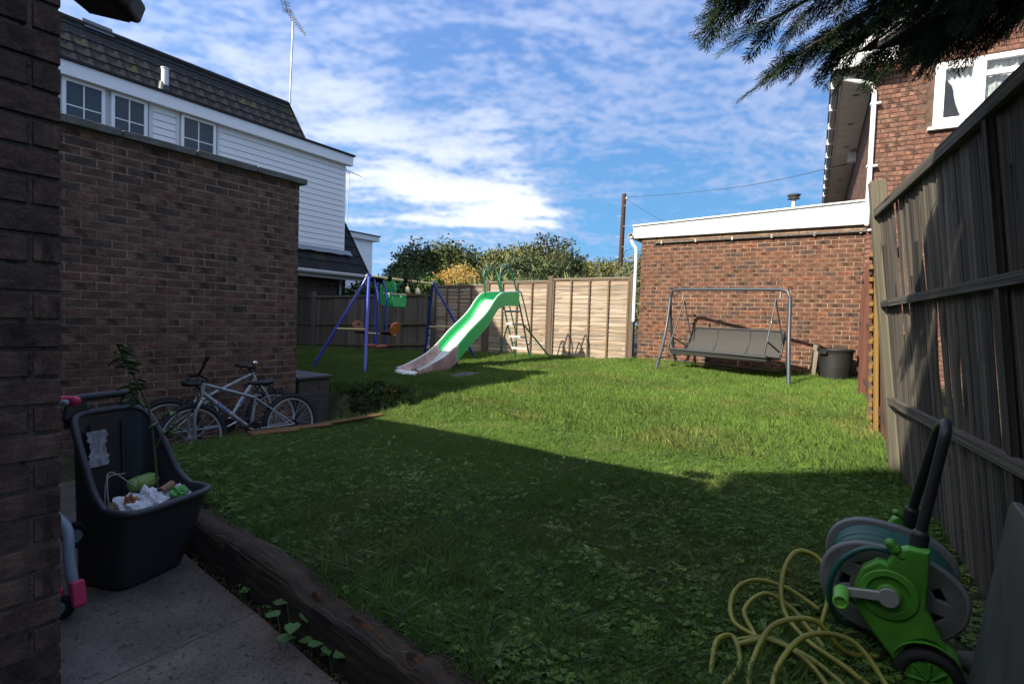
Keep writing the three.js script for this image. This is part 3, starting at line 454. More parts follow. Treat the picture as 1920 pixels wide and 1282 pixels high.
{ // post and the next panel, mostly out of frame at the right edge
  const r = rng(74), t = thing('fence_panel', 'dark fence panel and post cut off by the right edge of the picture', 'fence');
  const dir = V(0.17, 0, -0.985).normalize(), nrm = new THREE.Vector3(-0.98, -0.05, -0.17).normalize(), O = V(0.60, 0, 2.1), at = (s, y) => O.clone().addScaledVector(dir, s).setY(y).addScaledVector(nrm, (y - 0.1) * 0.04);
  const bm = [[0.085, 0.08, 0.072], [0.10, 0.094, 0.083]].map((c) => woodMat(c, 0.9, 0.003));
  mesh('post', bar(at(0, -0.1), at(0, 2.15), 0.10, 0.10, dir, 0.006), bm[1], t);
  const core = mesh('panel', merge([bar(at(0.05, 1.9), at(1.9, 1.9), 0.03, 0.05, Y1), bar(at(0.05, 1.3), at(1.9, 1.3), 0.03, 0.05, Y1), bar(at(0.05, 0.65), at(1.9, 0.65), 0.03, 0.05, Y1)]), bm[1], t);
  for (let i = 0; i < 20; i++) mesh('slat', slat(at(0.1 + i * 0.0885, 0.0), at(0.1 + i * 0.0885, 1.93), dir, nrm, 0.092, r).translate(0.02, 0, 0), bm[i % 2], core);
  settle(t, 0.6, 0, 1.5);
}
{ // farther panels, seen almost edge-on
  const r = rng(75);
  const mk = (name, label, A, B, y1, mats, pm, o) => {
    const t = thing(name, label, 'fence'), len = Math.hypot(B[0] - A[0], B[1] - A[1]), dir = V((A[0] - B[0]) / len, 0, (A[1] - B[1]) / len), nrm = new THREE.Vector3(-dir.z, 0, dir.x); if (nrm.x > 0) nrm.negate();
    const y = (u) => groundY(-0.1, u) - 0.02, n = Math.round(len / 0.1), at = (f) => [lerp(B[0], A[0], f), lerp(B[1], A[1], f)];
    const core = mesh('panel', merge([0.25, 0.95, 1.6].map((h) => bar(V(B[0], y(B[1]) + h, B[1]).addScaledVector(nrm, 0.03), V(A[0], y(A[1]) + h, A[1]).addScaledVector(nrm, 0.03), 0.035, 0.05, Y1))), o.rail, t);
    for (let i = 0; i < n; i++) { const [x, u] = at((i + 0.5) / n); mesh('slat', slat(V(x, y(u), u), V(x + (o.leanX ?? 0), y(u) + y1, u), dir, nrm, 0.108, r, { bow: 0.01 }), mats[Math.floor(r() * mats.length)], core); }
    for (const q of o.posts) mesh('post', bar(V(q[0], y(q[1]) - 0.1, q[1]), V(q[0] + (o.leanX ?? 0), y(q[1]) + q[2], q[1]), 0.09, 0.09, X1, 0.006), pm, t);
    settle(t, B[0], 0.2, B[1]); return t;
  };
  const red = [[0.20, 0.088, 0.055], [0.17, 0.080, 0.055], [0.22, 0.11, 0.075]].map((c) => woodMat(c)), grey = [[0.14, 0.128, 0.11], [0.12, 0.11, 0.10]].map((c) => woodMat(c));
  mk('red_brown_fence_panel', 'red brown stained fence panel just beyond the leaning grey post', [0.10, 6.35], [0.20, 4.55], 1.72, red, red[0], { rail: red[1], posts: [], leanX: -0.10 });
  mk('grey_fence_panel', 'far grey board fence panel with red edges beside the garage wall', [-0.13, 10.0], [-0.02, 8.3], 1.62, grey, woodMat([0.28, 0.10, 0.065]), { rail: grey[1], posts: [[-0.135, 10.12, 1.72], [-0.075, 8.22, 1.75]] });
  mk('brown_fence_panel', 'plain brown fence panel between the yellow strip and grey panel', [-0.02, 8.2], [0.07, 6.6], 1.62, red, woodMat([0.26, 0.22, 0.15]), { rail: red[0], posts: [[0.045, 6.48, 1.80]] });
  const y = thing('trellis_strip', 'narrow yellow orange timber trellis strip standing against the right fence', 'trellis'), ym = woodMat([0.52, 0.30, 0.075]);
  const yc = mesh('upright', bar(V(0.065, 0.2, 6.1), V(-0.015, 1.93, 6.28), 0.04, 0.05, X1, 0.004), ym, y);
  mesh('upright', bar(V(0.075, 0.2, 5.86), V(-0.005, 1.93, 6.04), 0.03, 0.04, X1, 0.004), ym, y);
  for (let i = 0; i < 15; i++) { const f = (i + 0.5) / 15; mesh('lath', boxAt(-0.016, 0.016, -0.02, 0.02, -0.15, 0.15, 0.003).translate(lerp(0.058, -0.022, f) - 0.025, lerp(0.2, 1.93, f), -lerp(5.98, 6.16, f)), ym, y); }
  settle(y, 0.05, 0.2, 6);
}
// ---------- sleepers, planks, slab ----------
const woodDark = std([0.115, 0.072, 0.038], 0.95, { map: rep(T.oldWood, 1, 1, Math.PI / 2), bumpMap: rep(T.woodBump, 1, 1, Math.PI / 2), bumpScale: 0.006 });
{
  const mk = (xa, xb, label, s) => {
    const nl = 200, pr = [[0, -0.03], [0, 0.05], [0, 0.11], [0.002, 0.14], [0.008, 0.158], [0.02, 0.168], [0.05, 0.172], [0.10, 0.17], [0.125, 0.155], [0.13, 0.10], [0.13, -0.03]];
    const g = gridGeo(nl, 40, (a, b) => {
      const x = lerp(xa, xb, a), k = b * (pr.length - 1), i = Math.min(pr.length - 2, Math.floor(k)), f = k - i; let d = lerp(pr[i][0], pr[i + 1][0], f), y = lerp(pr[i][1], pr[i + 1][1], f);
      const n = fbm(x * 1.5 + s, y * 26 + d * 26, 4, 81) - 0.5, gr = Math.abs(fbm(x * 0.9 + s, y * 34 + d * 34, 3, 82) - 0.5), rot = ss(0.45, 0.65, fbm(x * 2.3 + s, 4, 4, 83));
      d += -n * 0.008 * (b < 0.4 ? 1 : 0.3) + (gr < 0.03 ? 0.005 : 0); y += n * 0.003 - rot * ss(0.13, 0.172, y) * 0.030 * (0.3 + fbm(x * 16, 2, 3, 84)); const end = ss(0, 0.02, a) * ss(1, 0.98, a);
      d = lerp(0.07, d, 0.75 + 0.25 * end);
      return V(x, y, edgeU(x) + 0.035 + d);
    });
    const ends = [xa, xb].map((x) => boxAt(x - 0.01, x + 0.01, -0.03, 0.15, edgeU(x) + 0.06, edgeU(x) + 0.15, 0.005));
    const o = single('railway_sleeper', merge([shiftUV(g, s, 0, 3, 1), ...ends]), woodDark, label, 'sleeper');
    if (xa < -2 && xa > -3) for (const [a, b, y, f] of [[-1.42, -1.18, 0.150, 0.5], [-1.12, -0.98, 0.145, 0.7], [-1.62, -1.55, 0.155, 0.4]]) mesh('rotten_core', gridGeo(34, 8, (p, q) => { const x = lerp(a, b, p), e = Math.pow(Math.sin(Math.PI * p), 0.5) * Math.sin(Math.PI * q), n = fbm(x * 40, q * 4, 3, 86); return V(x, y - 0.02 + e * (0.018 + 0.030 * n), edgeU(x) + 0.045 + q * 0.075 * f + 0.02 * (n - 0.5) + 0.02); }), std([0.30, 0.115, 0.040], 0.95, { map: rep(T.oldWood, 0.6, 0.4, Math.PI / 2), bumpMap: T.woodBump, bumpScale: 0.004 }), o, 'orange brown crumbling rotten heart of the sleeper');
  };
  mk(-2.78, -0.62, 'rotten dark timber sleeper edging the lawn beside the grey patio slabs', 1.3);
  mk(-0.60, 1.4, 'rotten timber sleeper end beneath the grass at the bottom edge', 5.1);
  mk(-4.2, -2.80, 'dark timber sleeper behind the black garden cart', 8.2);
}
{
  const pm = woodMat([0.34, 0.165, 0.050], 0.9, 0.003), r = rng(91);
  const P = [[-4.06, 2.32, -3.93, 3.0, 'long thin orange brown plank on the lawn edge beside the bikes'], [-4.02, 2.85, -3.84, 3.52, 'far thin orange plank on the lawn edge near the storage box'], [-3.99, 2.30, -3.90, 2.66, 'short broken orange plank nearest the viewer on the lawn edge'], [-5.10, 4.72, -4.86, 5.05, 'small brown plank lying on the grass beyond the ivy']];
  for (const [xa, ua, xb, ub, label] of P) { const ya = groundY(xa, ua) + 0.05, yb = groundY(xb, ub) + 0.05; single('plank', bar(V(xa, ya, ua), V(xb, yb, ub), 0.05 + r() * 0.02, 0.016, new THREE.Vector3(0.2, 1, 0), 0.003), pm, label, 'plank', { group: undefined }); }
  const sm = std([0.20, 0.17, 0.13], 0.95, { map: T.grit, bumpMap: T.gritBump, bumpScale: 0.006 });
  const sh = gridGeo(12, 12, (a, b) => { const x = lerp(-5.45, -5.02, a), u = lerp(6.15, 6.75, b) + a * 0.1; return V(x, groundY(x, u) + 0.045 - 0.06 * Math.pow(Math.max(Math.abs(a - 0.5), Math.abs(b - 0.5)) * 2, 12), u); });
  single('stone_slab', sh, sm, 'flat worn stone slab set in the grass beside the slide', 'slab');
}
// ---------- storage box ----------
{
  const t = thing('storage_box', 'brown plastic storage box with a dark hand slot at the garage corner', 'box'), m = std([0.115, 0.095, 0.078], 0.7, { map: T.scuff }), x1 = -5.64;
  const body = mesh('body', boxAt(-6.5, x1 - 0.012, -0.32, 0.34, 3.84, 4.27, 0.006), std([0.08, 0.066, 0.055], 0.8), t);
  for (let i = 0; i < 7; i++) {
    const y0 = -0.30 + i * 0.09;
    if (i === 5 || i === 6) { for (const [a, b] of [[3.845, 4.0], [4.12, 4.265]]) mesh('board', boxAt(x1 - 0.014, x1, y0, y0 + 0.084, a, b, 0.004), m, body); if (i === 5) mesh('board', boxAt(x1 - 0.014, x1 - 0.001, y0, y0 + 0.05, 4.0, 4.12, 0.003), m, body); else mesh('board', boxAt(x1 - 0.014, x1 - 0.001, y0 + 0.05, y0 + 0.084, 4.0, 4.12, 0.003), m, body); }
    else mesh('board', boxAt(x1 - 0.014, x1, y0, y0 + 0.084, 3.845, 4.265, 0.004), m, body);
  }
  mesh('lid', boxAt(-6.55, x1 + 0.03, 0.345, 0.385, 3.80, 4.31, 0.012), std([0.085, 0.072, 0.062], 0.6, { map: T.scuff }), t);
  settle(t, -6.0, -0.32, 4.05);
}
// ---------- bicycles ----------
const silver = phys([0.50, 0.55, 0.56], 0.32, { metalness: 0.35, clearcoat: 0.5, clearcoatRoughness: 0.2, map: rep(T.scuff, 2, 2) }), blackP = std([0.016, 0.016, 0.018], 0.55), rubber = std([0.018, 0.019, 0.022], 0.85, { bumpMap: T.gritBump, bumpScale: 0.004 }), alloy = std([0.55, 0.56, 0.57], 0.35, { metalness: 0.85 }), cable = std([0.02, 0.02, 0.022], 0.5);
const fontBold = await new (await import('three/addons/loaders/FontLoader.js')).FontLoader().loadAsync('fonts/droid/droid_sans_bold.typeface.json');
function flatText(str, h, m, depth = 0.001) { const sh = fontBold.generateShapes(str, h), g = new THREE.ExtrudeGeometry(sh, { depth, bevelEnabled: false, curveSegments: 3 }); g.computeBoundingBox(); const b = g.boundingBox; g.translate(-(b.min.x + b.max.x) / 2, -(b.min.y + b.max.y) / 2, 0); return g; }
function bicycle({ label, X, k, rear, front, R: wr, head, headLow, forkEnd, bb, seatTop, ttEnd, saddle, bars, facing, lower }) {
  const t = thing('bicycle', label, 'bicycle'), B = (u, y, d = 0) => V(X + d - 0.07 * (y - 0), y, u);
  const wheel = (u, y) => {
    const c = B(u, y), ax = new THREE.Vector3(1, 0.07, 0).normalize(), q = new THREE.Quaternion().setFromUnitVectors(Z1, ax), A = (g) => g.applyQuaternion(q).translate(c.x, c.y, c.z);
    const w = mesh('wheel', A(merge([new THREE.CylinderGeometry(0.016, 0.016, 0.10, 10).rotateX(Math.PI / 2), new THREE.CylinderGeometry(0.026, 0.026, 0.01, 12).rotateX(Math.PI / 2).translate(0, 0, 0.03), new THREE.CylinderGeometry(0.026, 0.026, 0.01, 12).rotateX(Math.PI / 2).translate(0, 0, -0.03)])), alloy, t);
    const knobs = []; for (let i = 0; i < 44; i++) for (const s of [-1, 1]) knobs.push(new THREE.BoxGeometry(0.016, 0.010, 0.016).translate(0, wr + 0.002, s * 0.012).rotateZ((i + (s > 0 ? 0.5 : 0)) / 44 * 2 * Math.PI));
    mesh('tyre', A(merge([new THREE.TorusGeometry(wr - 0.024, 0.025, 10, 56), ...knobs])), rubber, w);
    mesh('rim', A(merge([new THREE.TorusGeometry(wr - 0.052, 0.008, 6, 56).scale(1, 1, 1.5), new THREE.TorusGeometry(wr - 0.058, 0.006, 6, 56).scale(1, 1, 1.6)])), std([0.60, 0.61, 0.62], 0.38, { metalness: 0.5 }), w);
    const sp = []; for (let i = 0; i < 28; i++) { const a = i / 28 * 2 * Math.PI, b = a + (i % 4 < 2 ? 0.5 : -0.5); sp.push(tube([new THREE.Vector3(Math.cos(b) * 0.024, Math.sin(b) * 0.024, (i % 2 ? 1 : -1) * 0.03), new THREE.Vector3(Math.cos(a) * (wr - 0.06), Math.sin(a) * (wr - 0.06), 0)], 0.0011, 1, 4)); }
    mesh('spokes', A(merge(sp)), alloy, w);
  };
  wheel(...rear); wheel(...front);
  const H = B(...head), HL = B(...headLow), BB = B(...bb), ST = B(...seatTop), TT = B(...ttEnd), D = rear;
  mesh('frame', merge([rod([H.clone().lerp(HL, 0.16), TT], 0.0165), rod([H.clone().lerp(HL, 0.72), BB], 0.0215), rod([ST, BB], 0.0155), rod([H, HL], 0.021), ...[-1, 1].flatMap((s) => [rod([ST.clone().lerp(BB, 0.1).add(new THREE.Vector3(s * 0.02, 0, 0)), B(D[0], D[1], s * 0.06)], 0.0085), rod([BB.clone().add(new THREE.Vector3(s * 0.03, 0, 0)), B(D[0], D[1], s * 0.06)], 0.0095)])]), silver, t);
  const F = B(...forkEnd), cr = HL.clone().lerp(H, -0.12);
  mesh('fork', merge([-1, 1].map((s) => tube([cr.clone().add(new THREE.Vector3(s * 0.05, 0, 0)), cr.clone().lerp(F, 0.5).add(new THREE.Vector3(s * 0.055, 0, (facing) * 0.015)), B(front[0], front[1], s * 0.055)], 0.0145, 10, 8)).concat([rod([cr.clone().add(new THREE.Vector3(-0.055, 0, 0)), cr.clone().add(new THREE.Vector3(0.055, 0, 0))], 0.018)])), silver, t);
  mesh('headset', merge([cyl(0.026, 0.026, 0.016, HL.x, HL.y, HL.z, 12), cyl(0.026, 0.026, 0.016, H.x, H.y + 0.008, H.z, 12)]), blackP, t);
  // saddle
  const S = B(...saddle), sd = -facing; // nose toward the front wheel
  const sg = gridGeo(14, 18, (a, b) => { const th = a * 2 * Math.PI, l = (b - 0.5) * 0.265, w = 0.018 + 0.06 * Math.pow(b, 2.2) * (b > 0.93 ? Math.sqrt(Math.max(0, (1 - b) / 0.07)) : 1) * 1.0, h = 0.020 + 0.014 * b; const e = Math.sqrt(Math.max(0, 1 - Math.pow(Math.abs(2 * b - 1), 10))); return new THREE.Vector3(S.x + Math.cos(th) * w * e, S.y + Math.sin(th) * h * e + 0.015 * (b - 0.5) * (b - 0.5) * 4 - 0.03 * (1 - b) * 0, S.z + sd * l); });
  mesh('saddle', sg, std([0.020, 0.020, 0.022], 0.6, { bumpMap: T.gritBump, bumpScale: 0.001 }), t);
  mesh('seat_post', rod([ST, S.clone().add(new THREE.Vector3(0, -0.02, 0))], 0.013), blackP, t);
  mesh('seat_clamp', merge([cyl(0.02, 0.02, 0.022, ST.x, ST.y, ST.z, 12), rod([ST.clone(), ST.clone().add(new THREE.Vector3(0.035, 0, -0.03 * facing))], 0.006)]), silver, t);
  // bars, stem, grips, levers, cables
  const st = H.clone().add(new THREE.Vector3(0, 0.03, facing * -0.02)), bc = B(...bars[0]);
  mesh('stem', rod([st, bc], 0.015), blackP, t);
  const bl = B(...bars[1]), br = B(...bars[2]);
  mesh('handlebar', tube([bl, bl.clone().lerp(bc, 0.6).add(new THREE.Vector3(0, -0.012, 0)), bc, br.clone().lerp(bc, 0.6).add(new THREE.Vector3(0, -0.012, 0)), br], 0.0115, 24, 8), blackP, t);
  for (const q of [bl, br]) { mesh('grip', rod([q, q.clone().lerp(bc, 0.38)], 0.0165), rubber, t); mesh('brake_lever', rod([q.clone().lerp(bc, 0.45), q.clone().lerp(bc, 0.3).add(new THREE.Vector3(0.02, -0.035, -facing * -0.02)), q.clone().add(new THREE.Vector3(0.02, -0.05, facing * 0.03))], 0.006), blackP, t); }
  mesh('cables', merge([bl, br].map((q, i) => tube([q.clone().lerp(bc, 0.5), q.clone().lerp(bc, 0.6).add(new THREE.Vector3(0.03, 0.05 - i * 0.06, facing * 0.09)), H.clone().add(new THREE.Vector3(0.04, -0.02, facing * 0.07)), HL.clone().add(new THREE.Vector3(0.02, -0.04, 0))], 0.0032, 20, 5))), cable, t);
  // chainset
  const cx = BB.clone().add(new THREE.Vector3(0.045, 0, 0));
  mesh('chainring', merge([new THREE.TorusGeometry(0.072, 0.006, 5, 30).rotateY(Math.PI / 2).translate(cx.x, cx.y, cx.z), new THREE.CylinderGeometry(0.07, 0.07, 0.004, 24).rotateZ(Math.PI / 2).translate(cx.x - 0.006, cx.y, cx.z), new THREE.CylinderGeometry(0.045, 0.045, 0.03, 14).rotateZ(Math.PI / 2).translate(B(rear[0], rear[1], 0.04).x, rear[1], -rear[0])]), blackP, t);
  mesh('crank', rod([cx, cx.clone().add(new THREE.Vector3(0.02, 0.06, facing * 0.13))], 0.009), alloy, t);
  mesh('pedal', new RoundedBoxGeometry(0.09, 0.022, 0.07, 1, 0.005).translate(cx.x + 0.07, cx.y + 0.06, cx.z + facing * 0.13), blackP, t);
  // wheel brake arches and the frame's lettering
  const dt0 = H.clone().lerp(HL, 0.72), ex = BB.clone().sub(dt0); const L = ex.length(); ex.normalize(); if (ex.z > 0) ex.negate(); const nz = new THREE.Vector3(1, 0.07, 0).addScaledVector(ex, -new THREE.Vector3(1, 0.07, 0).dot(ex)).normalize(), ey = new THREE.Vector3().crossVectors(nz, ex), c = dt0.clone().lerp(BB, 0.40).addScaledVector(nz, 0.0216);
  const dec = mesh('decal', new THREE.CylinderGeometry(0.0219, 0.0219, 0.20, 14, 1, true).applyMatrix4(frameM(dt0.clone().lerp(BB, 0.40), nz, ex, new THREE.Vector3().crossVectors(nz, ex))), std([0.66, 0.68, 0.70], 0.45, { map: T.scuff, side: THREE.DoubleSide }), t);
  mesh('lettering', flatText('RIDGE', 0.028).scale(1.25, 1, 1).applyMatrix4(frameM(c, ex, ey, nz)), std([0.035, 0.085, 0.42], 0.5), dec);
  mesh('brake', merge([rod([B(front[0], front[1] + wr + 0.012, -0.05), B(front[0], front[1] + wr + 0.03, 0), B(front[0], front[1] + wr + 0.012, 0.05), B(front[0] - facing * 0.01, front[1] + wr - 0.05, 0.045)], 0.008)]), blackP, t);
  settle(t, X, -0.3, (rear[0] + front[0]) / 2); return t;
}
bicycle({ label: 'nearer silver bicycle, facing left, RIDGE in blue on its down tube', X: -4.90, facing: 1, R: 0.305, rear: [3.25, 0.015], front: [2.29, 0.02], head: [2.41, 0.50], headLow: [2.372, 0.375], forkEnd: [2.263, 0.126], bb: [2.825, 0.02], seatTop: [2.886, 0.338], ttEnd: [2.878, 0.315], saddle: [2.93, 0.455], bars: [[2.36, 0.575], [2.345, 0.745, 0.20], [2.41, 0.54, -0.30]] });
{
  const b2 = bicycle({ label: 'farther silver bicycle against the bricks, facing right, partly hidden by the other', X: -5.2, facing: -1, R: 0.30, rear: [2.22, 0.04], front: [3.24, 0.03], head: [3.02, 0.53], headLow: [3.06, 0.42], forkEnd: [3.17, 0.22], bb: [2.74, 0.02], seatTop: [2.585, 0.33], ttEnd: [2.60, 0.335], saddle: [2.48, 0.455], bars: [[2.975, 0.59], [2.90, 0.60, 0.27], [3.0, 0.58, -0.26]] });
  const bell = mesh('bell', new THREE.SphereGeometry(0.028, 16, 8, 0, Math.PI * 2, 0, Math.PI * 0.6).translate(-4.98, 0.645, -2.90), phys([0.5, 0.5, 0.5], 0.15, { metalness: 1 }), null); scene.remove(bell); b2.add(bell); bell.position.sub(b2.position);
}
// ---------- blue swing set and its swings ----------
const blueP = phys([0.022, 0.045, 0.30], 0.32, { clearcoat: 0.5, clearcoatRoughness: 0.25 }), cream = std([0.62, 0.50, 0.22], 0.5), orangeP = std([0.42, 0.095, 0.022], 0.45), cordM = std([0.03, 0.12, 0.08], 0.8);
const swL = V(-7.39, 1.835, 6.37), swR = V(-7.80, 1.86, 8.49), swAt = (f, dy = 0) => swL.clone().lerp(swR, f).add(new THREE.Vector3(0, dy, 0));
{
  const t = thing('swing_set', 'blue tubular swing frame with a cream top bar on the shaded lawn', 'swing');
  const legs = (top, f1, f2) => { const g1 = V(f1[0], groundY(...f1) - 0.02, f1[1]), g2 = V(f2[0], groundY(...f2) - 0.02, f2[1]); for (const g of [g1, g2]) mesh('leg', rod([top.clone().add(new THREE.Vector3(Math.sign(g.x - top.x) * 0.015, 0.01, 0)), top.clone().lerp(g, 0.07).add(new THREE.Vector3(Math.sign(g.x - top.x) * 0.012, 0.0, 0)), g], 0.027, 0.07, 10), blueP, t); mesh('brace', rod([top.clone().lerp(g1, 0.56), top.clone().lerp(g2, 0.56)], 0.015), cream, t); };
  legs(swL, [-6.65, 5.70], [-7.87, 5.57]); legs(swR, [-7.22, 9.32], [-8.62, 9.15]);
  mesh('top_bar', rod([swAt(-0.02), swAt(1.02)], 0.025, 0.05, 10), cream, t);
  for (const f of [0.0, 1.0]) mesh('bracket', new RoundedBoxGeometry(0.07, 0.09, 0.09, 1, 0.015).translate(...swAt(f).toArray()), blueP, t);
  settle(t, -7.5, 0.2, 7.4);
}
const swD = swR.clone().sub(swL).normalize(), swX = new THREE.Vector3().crossVectors(swD, Y1).normalize();
{ // glider: two rods each side down to a rail with two facing seats and foot bars
  const t = thing('glider_seat', 'blue hanging glider with orange back to back seats under the swing frame', 'swing seat');
  const lx = (f, o, y) => swAt(f).addScaledVector(swX, o).setY(y);
  for (const f of [0.05, 0.17]) {
    mesh('hanger', rod([lx(f, -0.13, 0.62), lx(f, -0.14, 1.55), lx(f, -0.03, 1.80), lx(f, 0.03, 1.80), lx(f, 0.14, 1.55), lx(f, 0.13, 0.62)].slice(0, 3), 0.018, 0.15), blueP, t);
    mesh('hanger', rod([lx(f, 0.03, 1.80), lx(f, 0.14, 1.55), lx(f, 0.13, 0.62)], 0.018, 0.15), blueP, t);
  }
  mesh('bracket', new RoundedBoxGeometry(0.09, 0.08, 0.34, 1, 0.015).applyMatrix4(frameM(swAt(0.11, -0.05), swX, Y1, swD)), blueP, t);
  const E = (f, o, y) => swAt(f).addScaledVector(swX, o).setY(y);
  mesh('seat_rail', rod([E(0.11, -0.42, 0.83), E(0.11, 0.42, 0.81)], 0.016), cream, t);
  const seat = (s, m) => { // moulded seat: shallow pan with an upturned back with a hand hole
    const sh = new THREE.Shape(); sh.absellipse(0, 0, 0.135, 0.115, 0, Math.PI * 2); const h = new THREE.Path(); h.absellipse(0, 0.035, 0.05, 0.025, 0, Math.PI * 2); sh.holes.push(h);
    const back = new THREE.ExtrudeGeometry(sh, { depth: 0.025, bevelEnabled: true, bevelSize: 0.008, bevelThickness: 0.008, bevelSegments: 2, curveSegments: 20 }).applyMatrix4(frameM(E(0.11, s * 0.40, 0.93), swD, new THREE.Vector3(0, 0.94, 0).addScaledVector(swX, s * 0.35).normalize(), new THREE.Vector3().crossVectors(swD, new THREE.Vector3(0, 0.94, 0).addScaledVector(swX, s * 0.35).normalize())));
    const pan = new RoundedBoxGeometry(0.2, 0.03, 0.24, 2, 0.014).applyMatrix4(frameM(E(0.11, s * 0.27, 0.835), swX, Y1, swD));
    mesh('seat', merge([back, pan]), m, t);
  };
  seat(-1, std([0.34, 0.13, 0.045], 0.5, { map: T.scuff })); seat(1, orangeP);
  for (const s of [-1, 1]) mesh('foot_rest', rod([E(0.05, s * 0.13, 0.60), E(0.17, s * 0.13, 0.60)], 0.028, 0.02, 10), orangeP, t);
  settle(t, -7.43, 0.6, 6.6);
}
{ // green baby seat wound up close under the bar
  const t = thing('baby_swing', 'green plastic baby swing seat hoisted up under the cream bar', 'swing seat'), gm = std([0.035, 0.36, 0.105], 0.42);
  const o = V(-7.46, 1.50, 7.02), ex = new THREE.Vector3(1, 0, 0.08).normalize(), ez = new THREE.Vector3().crossVectors(ex, Y1), lf = frameM(o, ex, Y1, ez).scale(new THREE.Vector3(1.12, 1.2, 1.12));   // ex: the way the child looks
  const shell = gridGeo(16, 20, (a, b) => { // back panel curling into the pan
    const w = lerp(0.13, 0.145, Math.sin(b * 3)), z = (a - 0.5) * 2, c = b < 0.55 ? [-0.13 + 0.02 * b, 0.26 - b / 0.55 * 0.33] : [-0.12 + (b - 0.55) / 0.45 * 0.27, -0.07 - 0.05 * Math.sin((b - 0.55) / 0.45 * 2.4)]; const top = b < 0.12 ? Math.sqrt(Math.max(0, 1 - Math.pow((0.12 - b) / 0.12, 2))) : 1;
    return new THREE.Vector3(c[0] + z * z * 0.05 * (b < 0.55 ? 1 : 0.2), c[1] + (b > 0.5 ? z * z * 0.06 : 0), z * w * lerp(0.75, 1, top));
  }).applyMatrix4(lf);
  const gm2 = gm.clone(); gm2.side = THREE.DoubleSide;
  mesh('seat_shell', shell, gm2, t);
  const sidePanel = (s) => { const sh = new THREE.Shape(); sh.moveTo(-0.13, -0.11); sh.lineTo(0.10, -0.16); sh.quadraticCurveTo(0.17, -0.14, 0.17, -0.03); sh.lineTo(0.16, 0.02); sh.lineTo(-0.06, 0.045); sh.quadraticCurveTo(-0.11, 0.09, -0.10, 0.17); sh.lineTo(-0.14, 0.18); sh.closePath(); return new THREE.ExtrudeGeometry(sh, { depth: 0.012, bevelEnabled: true, bevelSize: 0.006, bevelThickness: 0.006, bevelSegments: 1 }).translate(0, 0, s * 0.14 - 0.006).applyMatrix4(lf); };
  mesh('side_panel', sidePanel(-1), gm, t); mesh('side_panel', sidePanel(1), gm, t);
  mesh('front_guard', new RoundedBoxGeometry(0.025, 0.15, 0.27, 1, 0.01).translate(0.165, -0.075, 0).applyMatrix4(lf), gm, t);
  mesh('bumper_bar', merge([rod([new THREE.Vector3(-0.03, 0.05, 0.15), new THREE.Vector3(0.19, 0.04, 0.15), new THREE.Vector3(0.19, 0.04, -0.15), new THREE.Vector3(-0.03, 0.05, -0.15)], 0.013, 0.05).applyMatrix4(lf)]), std([0.42, 0.34, 0.28], 0.6), t);
  mesh('crotch_strap', bar(new THREE.Vector3(0.19, 0.04, 0).applyMatrix4(lf), new THREE.Vector3(0.10, -0.12, 0).applyMatrix4(lf), 0.035, 0.012, Y1, 0.004), std([0.30, 0.30, 0.20], 0.6), t);
  const ropes = []; for (const [f, s] of [[0.27, -1], [0.50, 1]]) { ropes.push(tube([swAt(f), swAt(f, -0.15).lerp(new THREE.Vector3(-0.1, 0.15, s * 0.14).applyMatrix4(lf), 0.5), new THREE.Vector3(-0.1, 0.06, s * 0.145).applyMatrix4(lf)], 0.006, 10, 5)); ropes.push(tube([swAt(f), new THREE.Vector3(0.16, 0.03, s * 0.145).applyMatrix4(lf)], 0.006, 4, 5)); for (let i = 0; i < 4; i++) ropes.push(new THREE.TorusGeometry(0.034 + (i % 2) * 0.008, 0.010, 6, 14).applyMatrix4(frameM(swAt(f + (i - 1.5) * 0.011), swX, Y1, swD.clone()))); }
  mesh('rope', merge(ropes), cordM, t);
  settle(t, -7.46, 1.4, 7.0);
}
{
  const t = thing('hanging_trapeze', 'small hanging bar with cream and orange cups tied to the swing bar', 'swing toy');
  mesh('cord', merge([0.56, 0.73].map((f) => tube([swAt(f), swAt(f, -0.13)], 0.005, 2, 5)).concat([0.54, 0.57, 0.60, 0.70, 0.74].map((f) => new THREE.TorusGeometry(0.035, 0.009, 6, 12).applyMatrix4(frameM(swAt(f), swX, Y1, swD))))), std([0.45, 0.43, 0.38], 0.9), t);
  const cup = () => new THREE.LatheGeometry([[0.0, 0.075], [0.02, 0.075], [0.04, 0.055], [0.048, 0.0], [0.044, -0.05], [0.0, -0.055]].map((p) => new THREE.Vector2(...p)), 14);
  mesh('cup', cup().translate(...swAt(0.56, -0.19).toArray()), std([0.62, 0.52, 0.32], 0.5), t); mesh('cup', cup().translate(...swAt(0.73, -0.20).toArray()), std([0.78, 0.70, 0.50], 0.5), t);
  mesh('handle', rod([swAt(0.55, -0.25), swAt(0.61, -0.24)], 0.022), orangeP, t);
  settle(t, -7.6, 1.6, 7.8);
}
